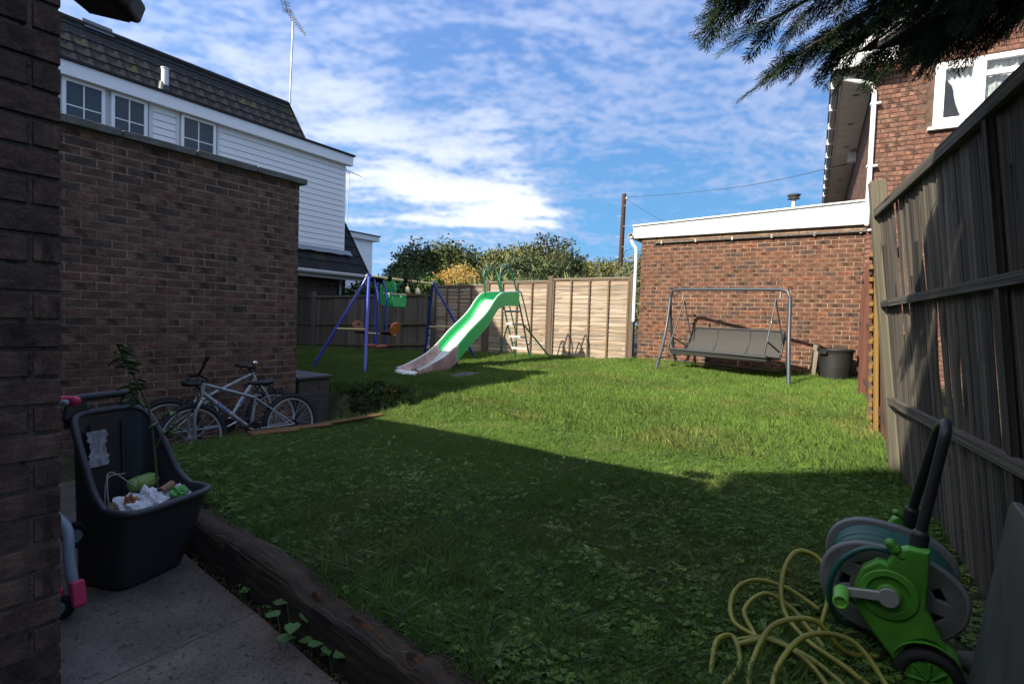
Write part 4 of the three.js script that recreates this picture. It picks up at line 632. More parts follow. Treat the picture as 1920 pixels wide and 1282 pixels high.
// ---------- slide ----------
{
  const t = thing('slide', 'green wavy plastic slide with a faded pink foot and green ladder hoops', 'slide');
  const gm = std([0.042, 0.52, 0.14], 0.26, { side: THREE.DoubleSide }), pink = std([0.84, 0.53, 0.46], 0.5, { map: T.scuff, side: THREE.DoubleSide }), wr = std([0.70, 0.72, 0.66], 0.4), tg = phys([0.012, 0.125, 0.075], 0.35, { clearcoat: 0.4 });
  // centre line of the bed and of the side rims (u, bed y, rim y)
  const pr = [[5.93, 0.305, 0.335], [6.08, 0.29, 0.365], [6.28, 0.30, 0.43], [6.5, 0.35, 0.505], [6.7, 0.45, 0.605], [6.9, 0.585, 0.735], [7.1, 0.745, 0.895], [7.32, 0.905, 1.045], [7.52, 1.035, 1.175], [7.7, 1.165, 1.315], [7.85, 1.33, 1.475], [7.97, 1.45, 1.58], [8.1, 1.515, 1.645], [8.3, 1.54, 1.675], [8.67, 1.55, 1.70]];
  const cb = new THREE.CatmullRomCurve3(pr.map((p) => new THREE.Vector3(p[0], p[1], 0))), crm = new THREE.CatmullRomCurve3(pr.map((p) => new THREE.Vector3(p[0], p[2], 0)));
  const xc = -5.95, hw = 0.20, at = (s) => [cb.getPoint(s), crm.getPoint(s)];
  const prof = (s, w) => { const [b, m] = at(s), h = m.y - b.y, k = [[-hw - 0.035, -0.13], [-hw - 0.04, h - 0.012], [-hw - 0.02, h], [-hw + 0.0, h - 0.012], [-hw + 0.02, h * 0.35], [-hw + 0.055, 0.0], [0, -0.012], [hw - 0.055, 0.0], [hw - 0.02, h * 0.35], [hw, h - 0.012], [hw + 0.02, h], [hw + 0.04, h - 0.012], [hw + 0.035, -0.13]]; const q = w * (k.length - 1), i = Math.min(k.length - 2, Math.floor(q + 1e-6)), f = q - i; const low = Math.max(groundY(xc, b.x) - 0.01, 0); let y = b.y + lerp(k[i][1], k[i + 1][1], f); y = Math.max(y, low); return V(xc + lerp(k[i][0], k[i + 1][0], f), y, b.x); };
  const sJ = 0.345, sec = (a, b, n) => gridGeo(48, n, (w, s) => prof(lerp(a, b, s), w));
  const sc = (a, b, n, lo, hi) => gridGeo(Math.round((hi - lo) * 48), n, (w, s) => prof(lerp(a, b, s), lerp(lo, hi, w)));
  mesh('chute', sec(sJ, 1, 44), gm, t); mesh('chute', sec(0, sJ, 24), pink, t, 'faded pink lower end of the slide');
  mesh('pale_bed', gridGeo(10, 60, (w, s) => prof(lerp(0.10, 0.865, s), lerp(5.0 / 12, 7.35 / 12, w)).add(new THREE.Vector3(0, 0.003, 0.002))), std([0.74, 0.80, 0.74], 0.42, { map: T.scuff, side: THREE.DoubleSide }), t, 'whitish strip down the sliding surface');  // pale strip laid just above the bed along most of its length
  for (const s of [-1, 1]) mesh('rim', tube(Array.from({ length: 24 }, (_, i) => { const [b, m] = at(i / 23); return V(xc + s * (hw + 0.02), m.y + 0.002, b.x); }), 0.011, 60, 6), wr, t);
  mesh('lip', gridGeo(16, 4, (a, b) => V(lerp(xc - hw - 0.035, xc + hw + 0.035, a), 0.315 - 0.05 * b * b + 0.004 * Math.sin(a * 50), 5.94 - (0.05 + 0.05 * Math.sin(a * Math.PI)) * b)), std([0.66, 0.66, 0.66], 0.6), t);
  const N = (u, y) => V(-5.75, y, u), Fp = (u, y) => V(-6.15, y, u), g0 = (x, u) => groundY(x, u) - 0.02;
  const rT = 0.0165;
  mesh('ladder_rail', rod([N(8.014, 1.394), N(8.15, 1.43), N(8.12, 1.66), N(8.05, 1.95), N(8.10, 2.15), N(8.30, 2.17), N(8.42, 2.08), N(8.64, 1.68), N(8.893, 1.11), N(9.22, g0(-5.75, 9.22))], rT, 0.10), tg, t);
  mesh('ladder_rail', rod([Fp(8.03, 1.40), Fp(8.17, 1.43), Fp(8.15, 1.66), Fp(8.08, 1.97), Fp(8.14, 2.12), Fp(8.34, 2.14), Fp(8.46, 2.06), Fp(8.642, 1.73), Fp(8.906, 1.13), Fp(9.305, g0(-6.15, 9.3))], rT, 0.10), tg, t);
  mesh('grab_rail', rod([N(8.66, 1.72), N(8.78, 1.71), N(8.955, 1.389), N(9.222, 0.83), N(9.21, 0.71), N(9.12, 0.66)], rT * 0.85, 0.09), tg, t);
  mesh('grab_rail', rod([Fp(8.66, 1.73), Fp(8.79, 1.72), Fp(8.93, 1.54), Fp(9.296, 0.79), Fp(9.26, 0.70), Fp(9.15, 0.68)], rT * 0.85, 0.09), tg, t);
  mesh('brace', rod([N(8.93, 1.06), V(-5.35, g0(-5.35, 9.5), 9.5)], rT, 0.05), tg, t); mesh('brace', rod([Fp(8.94, 1.04), V(-6.95, g0(-6.95, 9.75), 9.75)], rT, 0.05), tg, t);
  for (const [u, y] of [[8.80, 1.325], [8.91, 1.07], [9.02, 0.815], [9.13, 0.575]]) mesh('rung', new RoundedBoxGeometry(0.40, 0.04, 0.07, 1, 0.012).translate(-5.95, y, -u), std([0.72, 0.66, 0.58], 0.5), t);
  mesh('support_leg', rod([V(-5.80, 0.62, 7.0), V(-5.82, g0(-5.82, 6.95), 6.95)], rT, 0.05), tg, t); mesh('support_leg', rod([V(-6.05, 0.62, 7.05), V(-6.45, g0(-6.45, 7.6), 7.75)], rT, 0.05), tg, t);
  settle(t, xc, 0.25, 7.5);
}
// ---------- swing seat by the brick wall ----------
{
  const t = thing('garden_swing_seat', 'three seat charcoal garden swing seat on a dark grey tubular frame', 'swing seat');
  const fr = phys([0.040, 0.050, 0.062], 0.38, { clearcoat: 0.3 }), tx = std([0.125, 0.122, 0.115], 0.85, { map: rep(T.mesh, 4, 4), side: THREE.DoubleSide }), dk = std([0.03, 0.034, 0.04], 0.5);
  const TL = V(-3.055, 1.80, 9.6), TR = V(-1.035, 1.735, 8.9), ex = TR.clone().sub(TL).setY(0).normalize(), ez = new THREE.Vector3().crossVectors(ex, Y1);  // ez to the viewer
  const at = (f, y, d) => TL.clone().lerp(TR, f).setY(y).addScaledVector(ez, d);
  const legF = (f, gx, gu) => V(gx, groundY(gx, gu) - 0.02, gu);
  mesh('top_bar', rod([at(0, 1.40, 0.0), at(0, 1.80, 0), at(1, 1.745, 0), at(1, 1.35, 0)], 0.027, 0.14, 12), fr, t);
  const mkLeg = (f, foot, y0) => mesh('leg', tube([at(f, y0 + 0.16, 0), at(f, y0, 0).lerp(foot.clone().setY(y0), 0.05), at(f, lerp(y0, foot.y, 0.35), 0).lerp(foot.clone().setY(lerp(y0, foot.y, 0.35)), 0.24), at(f, lerp(y0, foot.y, 0.68), 0).lerp(foot.clone().setY(lerp(y0, foot.y, 0.68)), 0.58), foot], 0.027, 32, 10), fr, t);
  const LF = legF(0, -3.09, 9.05), LB = V(-3.05, 0.38, 10.12), RF = legF(1, -0.935, 8.42), RB = legF(1, -1.09, 9.45);
  mkLeg(0, LF, 1.5); mkLeg(0, LB, 1.5); mkLeg(1, RF, 1.45); mkLeg(1, RB, 1.45);
  for (const f of [0, 1]) mesh('end_cap', cyl(0.03, 0.03, 0.02, at(f, 1.82 - f * 0.06, 0).x, 1.81 - f * 0.06, at(f, 1.8, 0).z, 10), dk, t);
  mesh('side_stretcher', rod([LF.clone().lerp(at(0, 1.5, 0), 0.22), LB.clone().lerp(at(0, 1.5, 0), 0.2)], 0.012), fr, t);
  mesh('rear_stretcher', rod([LB.clone().lerp(at(0, 1.5, 0), 0.16), LB.clone().lerp(at(0, 1.5, 0), 0.11).lerp(RB, 0.04), RB.clone().lerp(at(1, 1.5, 0), 0.12).lerp(LB, 0.03), RB.clone().lerp(at(1, 1.5, 0), 0.22)], 0.013, 0.06), fr, t);
  // the hung bench: seat pan, reclined back in three bays
  const s0 = 0.105, s1 = 0.91, yF = 0.755, q = (f, y, d) => at(f, y, d);
  const seatY = (d) => lerp(0.72, 0.765, clamp((d + 0.22) / 0.5)), b0 = [-0.19, 0.71], b1 = [-0.34, 1.13];
  const seat = mesh('seat', gridGeo(24, 6, (a, b) => { const d = lerp(-0.19, 0.25, b), f = lerp(s0, s1, a); return q(f, lerp(0.70, 0.752, b) - 0.018 * Math.sin(b * 3.1), d); }), tx, t);
  mesh('seat_edge', merge([rod([q(s0, 0.745, 0.26), q(s1, 0.725, 0.26)], 0.022), rod([q(s0, 0.70, -0.17), q(s1, 0.69, -0.17)], 0.018), rod([q(s0, 0.70, -0.17), q(s0, 0.745, 0.26)], 0.016), rod([q(s1, 0.69, -0.17), q(s1, 0.725, 0.26)], 0.016)]), dk, t);
  mesh('seat_apron', gridGeo(12, 2, (a, b) => q(lerp(s0, s1, a), lerp(0.735, 0.655, b), lerp(0.275, 0.22, b))), std([0.055, 0.062, 0.06], 0.7, { side: THREE.DoubleSide }), t);
  const B = (f, h) => { const k = clamp(h), c = 0.05 * Math.sin(k * Math.PI) * -1; return q(f, lerp(b0[1], b1[1], k) - 0.012 * f, lerp(b0[0], b1[0], k) + c); };
  const bays = [s0 + 0.01, 0.235, 0.43, 0.66, s1 - 0.01].map((x) => x);
  for (let i = 0; i < 3; i++) { const a0 = [s0, 0.36, 0.635][i], a1 = [0.36, 0.635, s1][i]; mesh('backrest', gridGeo(14, 10, (a, b) => { const f = lerp(a0 + 0.006, a1 - 0.006, a), p = B(f, b); if (i === 0 && b > 0.82 && a < 0.25) p.lerp(B(a0 + 0.05, 0.8), ss(0.82, 1, b) * ss(0.25, 0, a) * 0.7); return p; }), tx, t); }
  const ribs = [0.36, 0.635].map((f) => tube([0, 0.25, 0.5, 0.75, 1].map((h) => B(f, h).addScaledVector(ez, 0.006)), 0.012, 14, 6)); ribs.push(tube([0, 0.25, 0.5, 0.75, 1].map((h) => B(0.205, h).addScaledVector(ez, -0.02)), 0.009, 14, 6));
  mesh('back_frame', merge([...ribs, rod([B(s0, 0), B(s0 + 0.005, 0.75), B(s0 + 0.05, 1.01), B(s1 - 0.01, 1.01), B(s1, 0)], 0.016, 0.07)]), dk, t);
  for (const f of [s0, s1]) { mesh('arm', rod([q(f - 0.012, 0.75, 0.26), q(f - 0.012, 0.965, 0.2), q(f + (f < 0.5 ? 0.04 : 0.01), 0.80, -0.10)], 0.013, 0.04), dk, t); mesh('hanger', rod([q(f - 0.012, 0.75, 0.25), q(f + (f < 0.5 ? 0.035 : -0.01), 1.60, 0)], 0.010), fr, t); mesh('hanger', rod([q(f + (f < 0.5 ? 0.035 : -0.01), 1.60, 0), q(f + (f < 0.5 ? 0.04 : 0.0), 0.93, -0.24)], 0.010), fr, t); mesh('spring', merge([0, 1, 2, 3, 4, 5].map((i) => new THREE.TorusGeometry(0.014, 0.005, 6, 10).rotateX(Math.PI / 2).translate(q(f + 0.02, 1.6, 0).x, 1.62 + i * 0.016, q(f + 0.02, 1.6, 0).z)).concat([rod([q(f + 0.02, 1.6, 0), q(f + 0.02, 1.78, 0)], 0.005)])), alloy, t); }
  settle(t, -2.05, 0.33, 9.25);
}
// ---------- bin ----------
{
  const t = thing('dustbin', 'black ribbed plastic dustbin without lid beside the brick wall', 'bin'), m = std([0.022, 0.023, 0.024], 0.55, { map: T.scuff, side: THREE.DoubleSide }), c = [-0.46, 0.27, 9.82];
  mesh('body', new THREE.LatheGeometry([[0, 0.01], [0.195, 0], [0.205, 0.02], [0.225, 0.3], [0.232, 0.34], [0.236, 0.5], [0.245, 0.56], [0.262, 0.575], [0.262, 0.595], [0.25, 0.60], [0.238, 0.585], [0.23, 0.5], [0.19, 0.05], [0, 0.04]].map((p) => new THREE.Vector2(...p)), 40).translate(c[0], c[1], -c[2]), m, t);
  const hand = (a) => new RoundedBoxGeometry(0.14, 0.06, 0.05, 1, 0.015).translate(0, 0.54, 0.265).rotateY(a).translate(c[0], c[1], -c[2]);
  mesh('handle', hand(-0.65), m, t); mesh('handle', hand(-0.65 + Math.PI), m, t);
  settle(t, ...c);
  single('timber_board', bar(V(-0.80, 0.3, 10.1), V(-0.755, 0.93, 10.22), 0.03, 0.09, X1, 0.004), woodMat([0.42, 0.36, 0.27]), 'narrow pale board standing between the dustbin and the brick wall', 'board');
}
// ---------- garden cart full of rubbish ----------
{
  const t = thing('garden_cart', 'tall black plastic garden cart filled with rubbish on the grey patio', 'cart');
  const bm = std([0.020, 0.021, 0.024], 0.5, { bumpMap: T.gritBump, bumpScale: 0.0006, side: THREE.DoubleSide });
  const F = new THREE.Vector3(0.957, 0, -0.29).normalize(), S = new THREE.Vector3(-F.z, 0, F.x).negate(), O = V(-2.64, 0.012, 0.975);   // F: open front, S: across (to the right of the picture)
  const lf = frameM(O, S, Y1, F);
  // ring: rounded rectangle, p 0..1; half widths hw, depth from back b to front f
  const rr = (p, hw, b, f, rad, hwB = hw) => { // superellipse-like ring
    const a = p * Math.PI * 2, n = 0.42, c = Math.cos(a), s = Math.sin(a), k = (v) => Math.sign(v) * Math.pow(Math.abs(v), n), zz = lerp(b, f, (k(s) + 1) / 2), w = lerp(hwB, hw, (k(s) + 1) / 2);
    return [k(c) * w, zz];
  };
  const rimY = (z) => z > 0.08 ? 0.315 + 0.02 * (0.30 - z) : lerp(0.675, 0.32, ss(-0.20, 0.09, z));
  const ring = (p, k, off) => { const [x0, z0] = rr(p, 0.155 - off, -0.12 + off, 0.165 - off), [x1, z1] = rr(p, 0.215 - off, -0.19 + off, 0.235 - off, 0, 0.17 - off); const y1 = rimY(z1); return new THREE.Vector3(lerp(x0, x1, k), lerp(0.0 + off * 1.5, y1, k), lerp(z0, z1, Math.pow(k, 0.92))).add(new THREE.Vector3(0.035 * k, 0, 0)); };
  const wall = (off) => gridGeo(96, 18, (p, k) => ring(p, k, off));
  const bot = (off) => gridGeo(24, 6, (p, k) => { const q = ring(p, 0, off); return new THREE.Vector3(q.x * k, q.y, 0.0075 + (q.z - 0.0075) * k); });
  const ribs = [-0.07, 0.07].map((x) => tube([new THREE.Vector3(x + 0.005, 0.10, -0.12), new THREE.Vector3(x + 0.02, 0.4, -0.152), new THREE.Vector3(x + 0.03, 0.62, -0.172)], 0.010, 10, 6));
  mesh('tub', merge([wall(0), wall(0.009), bot(0), bot(0.009), ...ribs]).applyMatrix4(lf), bm, t);
  const rim = []; for (let i = 0; i < 96; i++) rim.push(ring(i / 96, 1, 0.002));
  mesh('rim', tube(rim, 0.015, 300, 8, true).applyMatrix4(lf), std([0.030, 0.032, 0.038], 0.45), t);
  // handle bar and the two ears that carry it
  mesh('handle', merge([rod([new THREE.Vector3(-0.125, 0.66, -0.188), new THREE.Vector3(-0.10, 0.74, -0.198), new THREE.Vector3(0.17, 0.74, -0.198), new THREE.Vector3(0.195, 0.66, -0.188)], 0.017, 0.05), ...[-1, 1].map((s) => { const sh = new THREE.Shape(); const o = 0.035; sh.moveTo(o + s * 0.16, 0.62); sh.lineTo(o + s * 0.16, 0.69); sh.lineTo(o + s * 0.135, 0.74); sh.lineTo(o + s * 0.10, 0.74); sh.lineTo(o + s * 0.07, 0.69); sh.lineTo(o + s * 0.06, 0.62); return new THREE.ExtrudeGeometry(sh, { depth: 0.014, bevelEnabled: true, bevelSize: 0.004, bevelThickness: 0.004, bevelSegments: 1 }).translate(0, 0, -0.2); })]).applyMatrix4(lf), std([0.024, 0.026, 0.030], 0.5, { side: THREE.DoubleSide }), t);
  const st = mesh('sticker', gridGeo(10, 12, (a, b) => { const x = (a - 0.5) * 0.075 + 0.012 * Math.sin(b * 9) * (a - 0.5) - 0.005, y = 0.44 + b * 0.155, tear = 0.006 * Math.sin(b * 31) * (a > 0.9 || a < 0.1 ? 1 : 0); return new THREE.Vector3(x + tear - 0.02, y, -0.133 - (y - 0.38) * 0.10); }).applyMatrix4(lf), std([0.50, 0.51, 0.53], 0.7, { map: T.scuff, side: THREE.DoubleSide }), t);
  settle(t, -2.64, 0, 0.975);
  // what lies in it
  const crumple = (x, y, z, rx, ry, rz, s, amp = 0.35) => { const g = new THREE.IcosahedronGeometry(1, 12), p = g.attributes.position; for (let i = 0; i < p.count; i++) { const v = new THREE.Vector3().fromBufferAttribute(p, i); const n = Math.abs(fbm(v.x * 2.2 + s, v.y * 2.2 + v.z * 1.7, 4, 17) - 0.5) * 2 + 0.5 * Math.abs(fbm(v.x * 5 + v.z * 4, v.y * 5 + s, 3, 19) - 0.5); v.multiplyScalar(1 - amp + amp * 2.2 * n); p.setXYZ(i, v.x * rx * 0.85, v.y * ry, v.z * rz * 0.8); } g.computeVertexNormals(); return g.translate(x * 0.85 + 0.02, y - 0.005, z * 0.78).applyMatrix4(lf); };
  const film = std([0.60, 0.60, 0.61], 0.6), P = (x, y, z) => new THREE.Vector3(x * 0.85 + 0.02, y - 0.005, z * 0.78).applyMatrix4(lf);
  single('plastic_bag', crumple(0.03, 0.27, 0.09, 0.17, 0.085, 0.15, 1), film, 'large crumpled white plastic bag heaped in the black cart', 'bag');
  single('plastic_bag', crumple(0.15, 0.285, 0.12, 0.08, 0.055, 0.08, 4), std([0.46, 0.43, 0.40], 0.7), 'dirty grey crumpled bag at the right side of the cart', 'bag');
  single('plastic_bag', crumple(-0.08, 0.275, 0.14, 0.09, 0.05, 0.06, 8), film, 'smaller white crumpled wrapper at the front left of the cart', 'bag');
  single('crumpled_card', crumple(-0.09, 0.315, 0.11, 0.035, 0.045, 0.04, 12), std([0.30, 0.12, 0.05], 0.9), 'orange brown scrap of card among the white bags', 'card');
  single('cardboard_roll', tube([P(0.03, 0.345, 0.16), P(0.12, 0.355, 0.13)], 0.016, 4, 12), std([0.24, 0.14, 0.08], 0.9), 'brown cardboard strip lying across the white bag', 'card');
  single('plastic_bottle', merge([rod([P(0.02, 0.36, -0.02), P(0.12, 0.36, -0.03)], 0.033, 0.02, 14)]), std([0.16, 0.28, 0.055], 0.35), 'pale green bottle at the back of the rubbish', 'bottle');
  single('wrapper', crumple(0.11, 0.325, 0.20, 0.05, 0.03, 0.04, 15), std([0.10, 0.30, 0.06], 0.5), 'bright green wrapper at the front of the rubbish', 'wrapper');
  single('fruit_rind', crumple(-0.145, 0.285, 0.06, 0.055, 0.05, 0.05, 19, 0.12), std([0.16, 0.13, 0.055], 0.9), 'dull olive brown lump at the left of the rubbish', 'rubbish');
  single('dry_stems', merge([tube([P(-0.17, 0.22, 0.10), P(-0.17, 0.40, 0.06), P(-0.12, 0.45, 0.0), P(0.0, 0.36, 0.02)], 0.003, 16, 5), tube([P(-0.2, 0.24, 0.1), P(-0.15, 0.43, 0.03), P(-0.02, 0.42, -0.03)], 0.0025, 16, 5)]), std([0.26, 0.24, 0.20], 0.9), 'thin dry stems arching over the left of the rubbish', 'stems');
  // the weed growing out of it
  const w = thing('tall_weed', 'tall thin green weed growing out of the black cart', 'plant'), r = rng(101);
  const stemP = [P(0.13, 0.25, 0.02), P(0.115, 0.5, 0.0), P(0.10, 0.70, -0.03), P(0.03, 0.88, -0.08), P(-0.03, 0.98, -0.08)], lm = std([0.075, 0.13, 0.035], 0.7, { side: THREE.DoubleSide });
  mesh('stem', merge([tube(stemP, 0.005, 24, 6), tube([stemP[1], P(0.17, 0.60, 0.03), P(0.21, 0.66, 0.06)], 0.003, 10, 5), tube([stemP[2], P(0.02, 0.74, 0.0), P(-0.04, 0.80, 0.02)], 0.003, 10, 5)]), std([0.075, 0.075, 0.03], 0.8), w);
  const cv = new THREE.CatmullRomCurve3(stemP);
  const leafG = (L, W) => gridGeo(2, 5, (a, b) => new THREE.Vector3((a - 0.5) * W * Math.sin(Math.PI * Math.pow(b, 0.75)), 0.02 * Math.abs(a - 0.5) - b * b * L * 0.3, b * L));
  for (let i = 0; i < 46; i++) { const f = i < 14 ? 0.38 + r() * 0.2 : 0.6 + r() * 0.4, p = i < 14 && r() < 0.6 ? P(0.13 + r() * 0.09, 0.52 + r() * 0.15, 0.02 + r() * 0.05) : i < 24 ? P(0.02 - r() * 0.07, 0.70 + r() * 0.12, r() * 0.04) : cv.getPoint(f); const q = new THREE.Euler((r() - 0.6) * 1.2, r() * 6.3, (r() - 0.5) * 0.6, 'YXZ'); mesh('leaf', leafG(0.03 + r() * 0.035, 0.013 + r() * 0.015).applyMatrix4(new THREE.Matrix4().makeRotationFromEuler(q).setPosition(p)), lm, w); }
  settle(w, ...[-2.6, 0.26, 1.1]);
}
// ---------- child's toy behind the wall corner ----------
{
  const t = thing('toy_pushchair', 'grey and pink toy pushchair partly hidden by the dark wall corner', 'toy'), gm = std([0.22, 0.27, 0.30], 0.5), pk = std([0.55, 0.035, 0.11], 0.45);
  mesh('leg', tube([V(-2.70, 0.34, 0.70), V(-2.50, 0.30, 0.72), V(-2.44, 0.20, 0.71), V(-2.40, 0.09, 0.715)], 0.019, 16, 10), gm, t); mesh('leg', tube([V(-2.70, 0.30, 0.62), V(-2.5, 0.25, 0.655), V(-2.44, 0.16, 0.655), V(-2.41, 0.08, 0.66)], 0.018, 16, 10), gm, t);
  const wheel = (x, y, u, r, s = 1) => { const w = mesh('wheel', new THREE.CylinderGeometry(r * 0.45, r * 0.45, 0.044, 16).rotateX(Math.PI / 2).rotateY(0.9).translate(x, y, -u), gm, t); mesh('tyre', new THREE.TorusGeometry(r * 0.75, r * 0.28, 10, 24).rotateY(0.9).translate(x, y, -u), rubber, w); };
  wheel(-2.66, 0.21, 0.80, 0.055); wheel(-2.41, 0.045, 0.675, 0.045);
  mesh('wheel_guard', new RoundedBoxGeometry(0.025, 0.095, 0.045, 2, 0.011).rotateZ(0.3).translate(-2.365, 0.095, -0.715), pk, t);
  mesh('wheel_guard', new RoundedBoxGeometry(0.05, 0.04, 0.05, 2, 0.012).translate(-2.42, 0.10, -0.66), pk, t);
  mesh('handle', rod([V(-2.70, 0.34, 0.66), V(-2.78, 0.60, 0.63), V(-2.68, 0.766, 0.62), V(-2.55, 0.775, 0.73)], 0.013, 0.05), gm, t);
  mesh('grip', rod([V(-2.70, 0.768, 0.70), V(-2.60, 0.772, 0.775)], 0.021, 0.02, 12), pk, t);
  settle(t, -2.5, 0, 0.72);
}
// ---------- hose reel ----------
const KR = 1.18, K = (x, y, u) => V(x * KR, (y - 1.15) * KR + 1.15, u * KR), KV = (x, y) => new THREE.Vector2(x * KR, (y - 1.15) * KR + 1.15);
{
  const t = thing('hose_reel', 'green and grey hose reel trolley with a long black handle beside the fence', 'hose reel');
  const green = std([0.12, 0.46, 0.05], 0.45, { map: rep(T.scuff, 1.4, 1.4) }), grey = std([0.25, 0.265, 0.265], 0.55, { map: rep(T.scuff, 2, 2) }), blk = std([0.018, 0.020, 0.024], 0.5), DS = THREE.DoubleSide;
  const outline = [[-0.079, 0.467], [-0.064, 0.545], [-0.012, 0.583], [0.085, 0.585], [0.175, 0.562], [0.226, 0.508], [0.218, 0.43], [0.172, 0.388], [0.06, 0.362], [-0.045, 0.397]];
  const spl = (pts, s = 1, dx = 0, dy = 0) => { const c = new THREE.CatmullRomCurve3(pts.map(([x, y]) => new THREE.Vector3(x, y, 0)), true, 'centripetal'); const ctr = [0.075, 0.475]; return c.getPoints(60).slice(0, -1).map((p) => KV(ctr[0] + (p.x - ctr[0]) * s + dx, ctr[1] + (p.y - ctr[1]) * s + dy)); };
  const disc = (u, dx, dy, dep) => {
    const sh = new THREE.Shape(spl(outline, 1, dx, dy)); const c = [0.075 + dx, 0.475 + dy];
    for (let i = 0; i < 7; i++) { // windows between the spokes
      const a = i / 7 * Math.PI * 2 + 0.35, h = [], pick = (ang, f) => { const v = [Math.cos(ang), Math.sin(ang)], rx = 0.148, ry = 0.105; return KV(c[0] + v[0] * rx * f, c[1] + v[1] * ry * f); };
      for (const [d, f] of [[-0.23, 0.60], [-0.26, 0.82], [0.26, 0.82], [0.23, 0.60]]) h.push(pick(a + d, f)); sh.holes.push(new THREE.Path(h));
    }
    return new THREE.ExtrudeGeometry(sh, { depth: dep, bevelEnabled: true, bevelSize: 0.006, bevelThickness: 0.006, bevelSegments: 2, curveSegments: 4 }).translate(0, 0, -u * KR);
  };
  const rimT = (u, dx, dy) => tube(spl(outline, 0.985, dx, dy).map((p) => new THREE.Vector3(p.x, p.y, -u * KR)), 0.011, 120, 8, true);
  mesh('drum_side', merge([disc(1.70, 0, 0, 0.010), rimT(1.695, 0, 0)]), grey, t);
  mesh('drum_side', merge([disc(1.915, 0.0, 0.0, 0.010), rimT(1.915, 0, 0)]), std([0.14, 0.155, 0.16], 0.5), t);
  mesh('hub', new THREE.CylinderGeometry(0.085, 0.085, 0.26, 28).rotateX(Math.PI / 2).translate(0.072 * KR, (0.48 - 1.15) * KR + 1.15, -1.81 * KR), grey, t);
  // side plate: neck at the top right, round hub, leg down to the wheel arch
  const plate = (u, dep) => {
    const p = [[0.104, 0.608], [0.139, 0.609], [0.140, 0.55], [0.139, 0.468], [0.154, 0.444], [0.184, 0.390], [0.168, 0.402], [0.140, 0.402], [0.112, 0.385], [0.098, 0.352], [0.088, 0.330], [0.07, 0.352], [0.012, 0.422], [0.002, 0.447], [0.002, 0.490], [0.016, 0.535], [0.044, 0.560], [0.064, 0.556], [0.082, 0.596]];
    const s = new THREE.Shape(p.map(([x, y]) => KV(x, y))); return new THREE.ExtrudeGeometry(s, { depth: dep, bevelEnabled: true, bevelSize: 0.008, bevelThickness: 0.01, bevelSegments: 3 }).translate(0, 0, -u * KR);
  };
  const pl = mesh('side_plate', plate(1.675, 0.022), green, t); mesh('side_plate', plate(1.96, 0.02), green, t);
  const hc = K(0.068, 0.487, 1.64), ring = (r0, r1, d, z) => { const s = new THREE.Shape(); s.absarc(0, 0, r1, 0, Math.PI * 2); if (r0) { const h = new THREE.Path(); h.absarc(0, 0, r0, 0, Math.PI * 2); s.holes.push(h); } return new THREE.ExtrudeGeometry(s, { depth: d, bevelEnabled: true, bevelSize: 0.002, bevelThickness: 0.002, bevelSegments: 1, curveSegments: 28 }).translate(hc.x, hc.y, z); };
  mesh('hub_ring', merge([ring(0.056, 0.072, 0.007, -1.675 * KR + 0.030), ring(0.0, 0.03, 0.014, -1.675 * KR + 0.03)]), green, pl);
  for (let i = 0; i < 4; i++) mesh('vent_rib', rod([K(0.084 + i * 0.006, 0.413 - i * 0.009, 1.653), K(0.126 + i * 0.004, 0.413 - i * 0.010, 1.653)], 0.004, 0.01, 6), std([0.06, 0.27, 0.025], 0.5), pl);
  mesh('wheel_arch', gridGeo(20, 3, (a, b) => { const an = lerp(2.75, 0.55, a), c = K(0.154, 0.318, lerp(1.64, 1.72, b)); return new THREE.Vector3(c.x + Math.cos(an) * 0.088, c.y + Math.sin(an) * 0.088, c.z); }), std([0.085, 0.34, 0.035], 0.42, { side: DS }), pl);
  mesh('spout', merge([rod([K(0.092, 0.588, 1.655), K(0.064, 0.619, 1.655)], 0.012, 0.02, 10), rod([K(0.078, 0.602, 1.655), K(0.075, 0.606, 1.655)], 0.017, 0.01, 10), rod([K(0.069, 0.612, 1.655), K(0.066, 0.616, 1.655)], 0.016, 0.01, 10), rod([K(0.13, 0.603, 1.93), K(0.085, 0.628, 1.91)], 0.012, 0.02, 10), rod([K(0.112, 0.612, 1.92), K(0.108, 0.615, 1.92)], 0.018, 0.01, 10)]), green, t);
  // crank
  const ca = K(0.068, 0.486, 1.635), cb = K(-0.028, 0.470, 1.635);
  const cr = mesh('crank', merge([bar(ca, cb, 0.030, 0.014, Z1, 0.005), new THREE.CylinderGeometry(0.026, 0.026, 0.02, 20).rotateX(Math.PI / 2).translate(ca.x, ca.y, ca.z + 0.004)]), std([0.27, 0.285, 0.28], 0.42), t);
  mesh('crank_knob', merge([new THREE.CylinderGeometry(0.020, 0.023, 0.075, 18).rotateX(Math.PI / 2).translate(cb.x - 0.004, cb.y, cb.z + 0.045), new THREE.TorusGeometry(0.017, 0.005, 6, 16).translate(cb.x - 0.004, cb.y, cb.z + 0.083)]), std([0.14, 0.42, 0.06], 0.4), cr);
  // handle
  mesh('handle', merge([rod([K(0.121, 0.60, 1.69), K(0.165, 0.918, 1.69), K(0.168, 0.928, 1.75), K(0.158, 0.90, 1.80), K(0.118, 0.62, 1.92)], 0.0145, 0.035, 12), rod([K(0.121, 0.598, 1.69), K(0.127, 0.64, 1.69)], 0.024, 0.01, 12), rod([K(0.118, 0.61, 1.92), K(0.122, 0.64, 1.91)], 0.024, 0.01, 12)]), blk, t);
  // front feet and wheels
  mesh('foot', rod([K(0.03, 0.395, 1.74), K(-0.055, 0.292, 1.76), K(-0.06, 0.275, 1.88), K(0.02, 0.39, 1.90)], 0.014, 0.04, 10), blk, t);
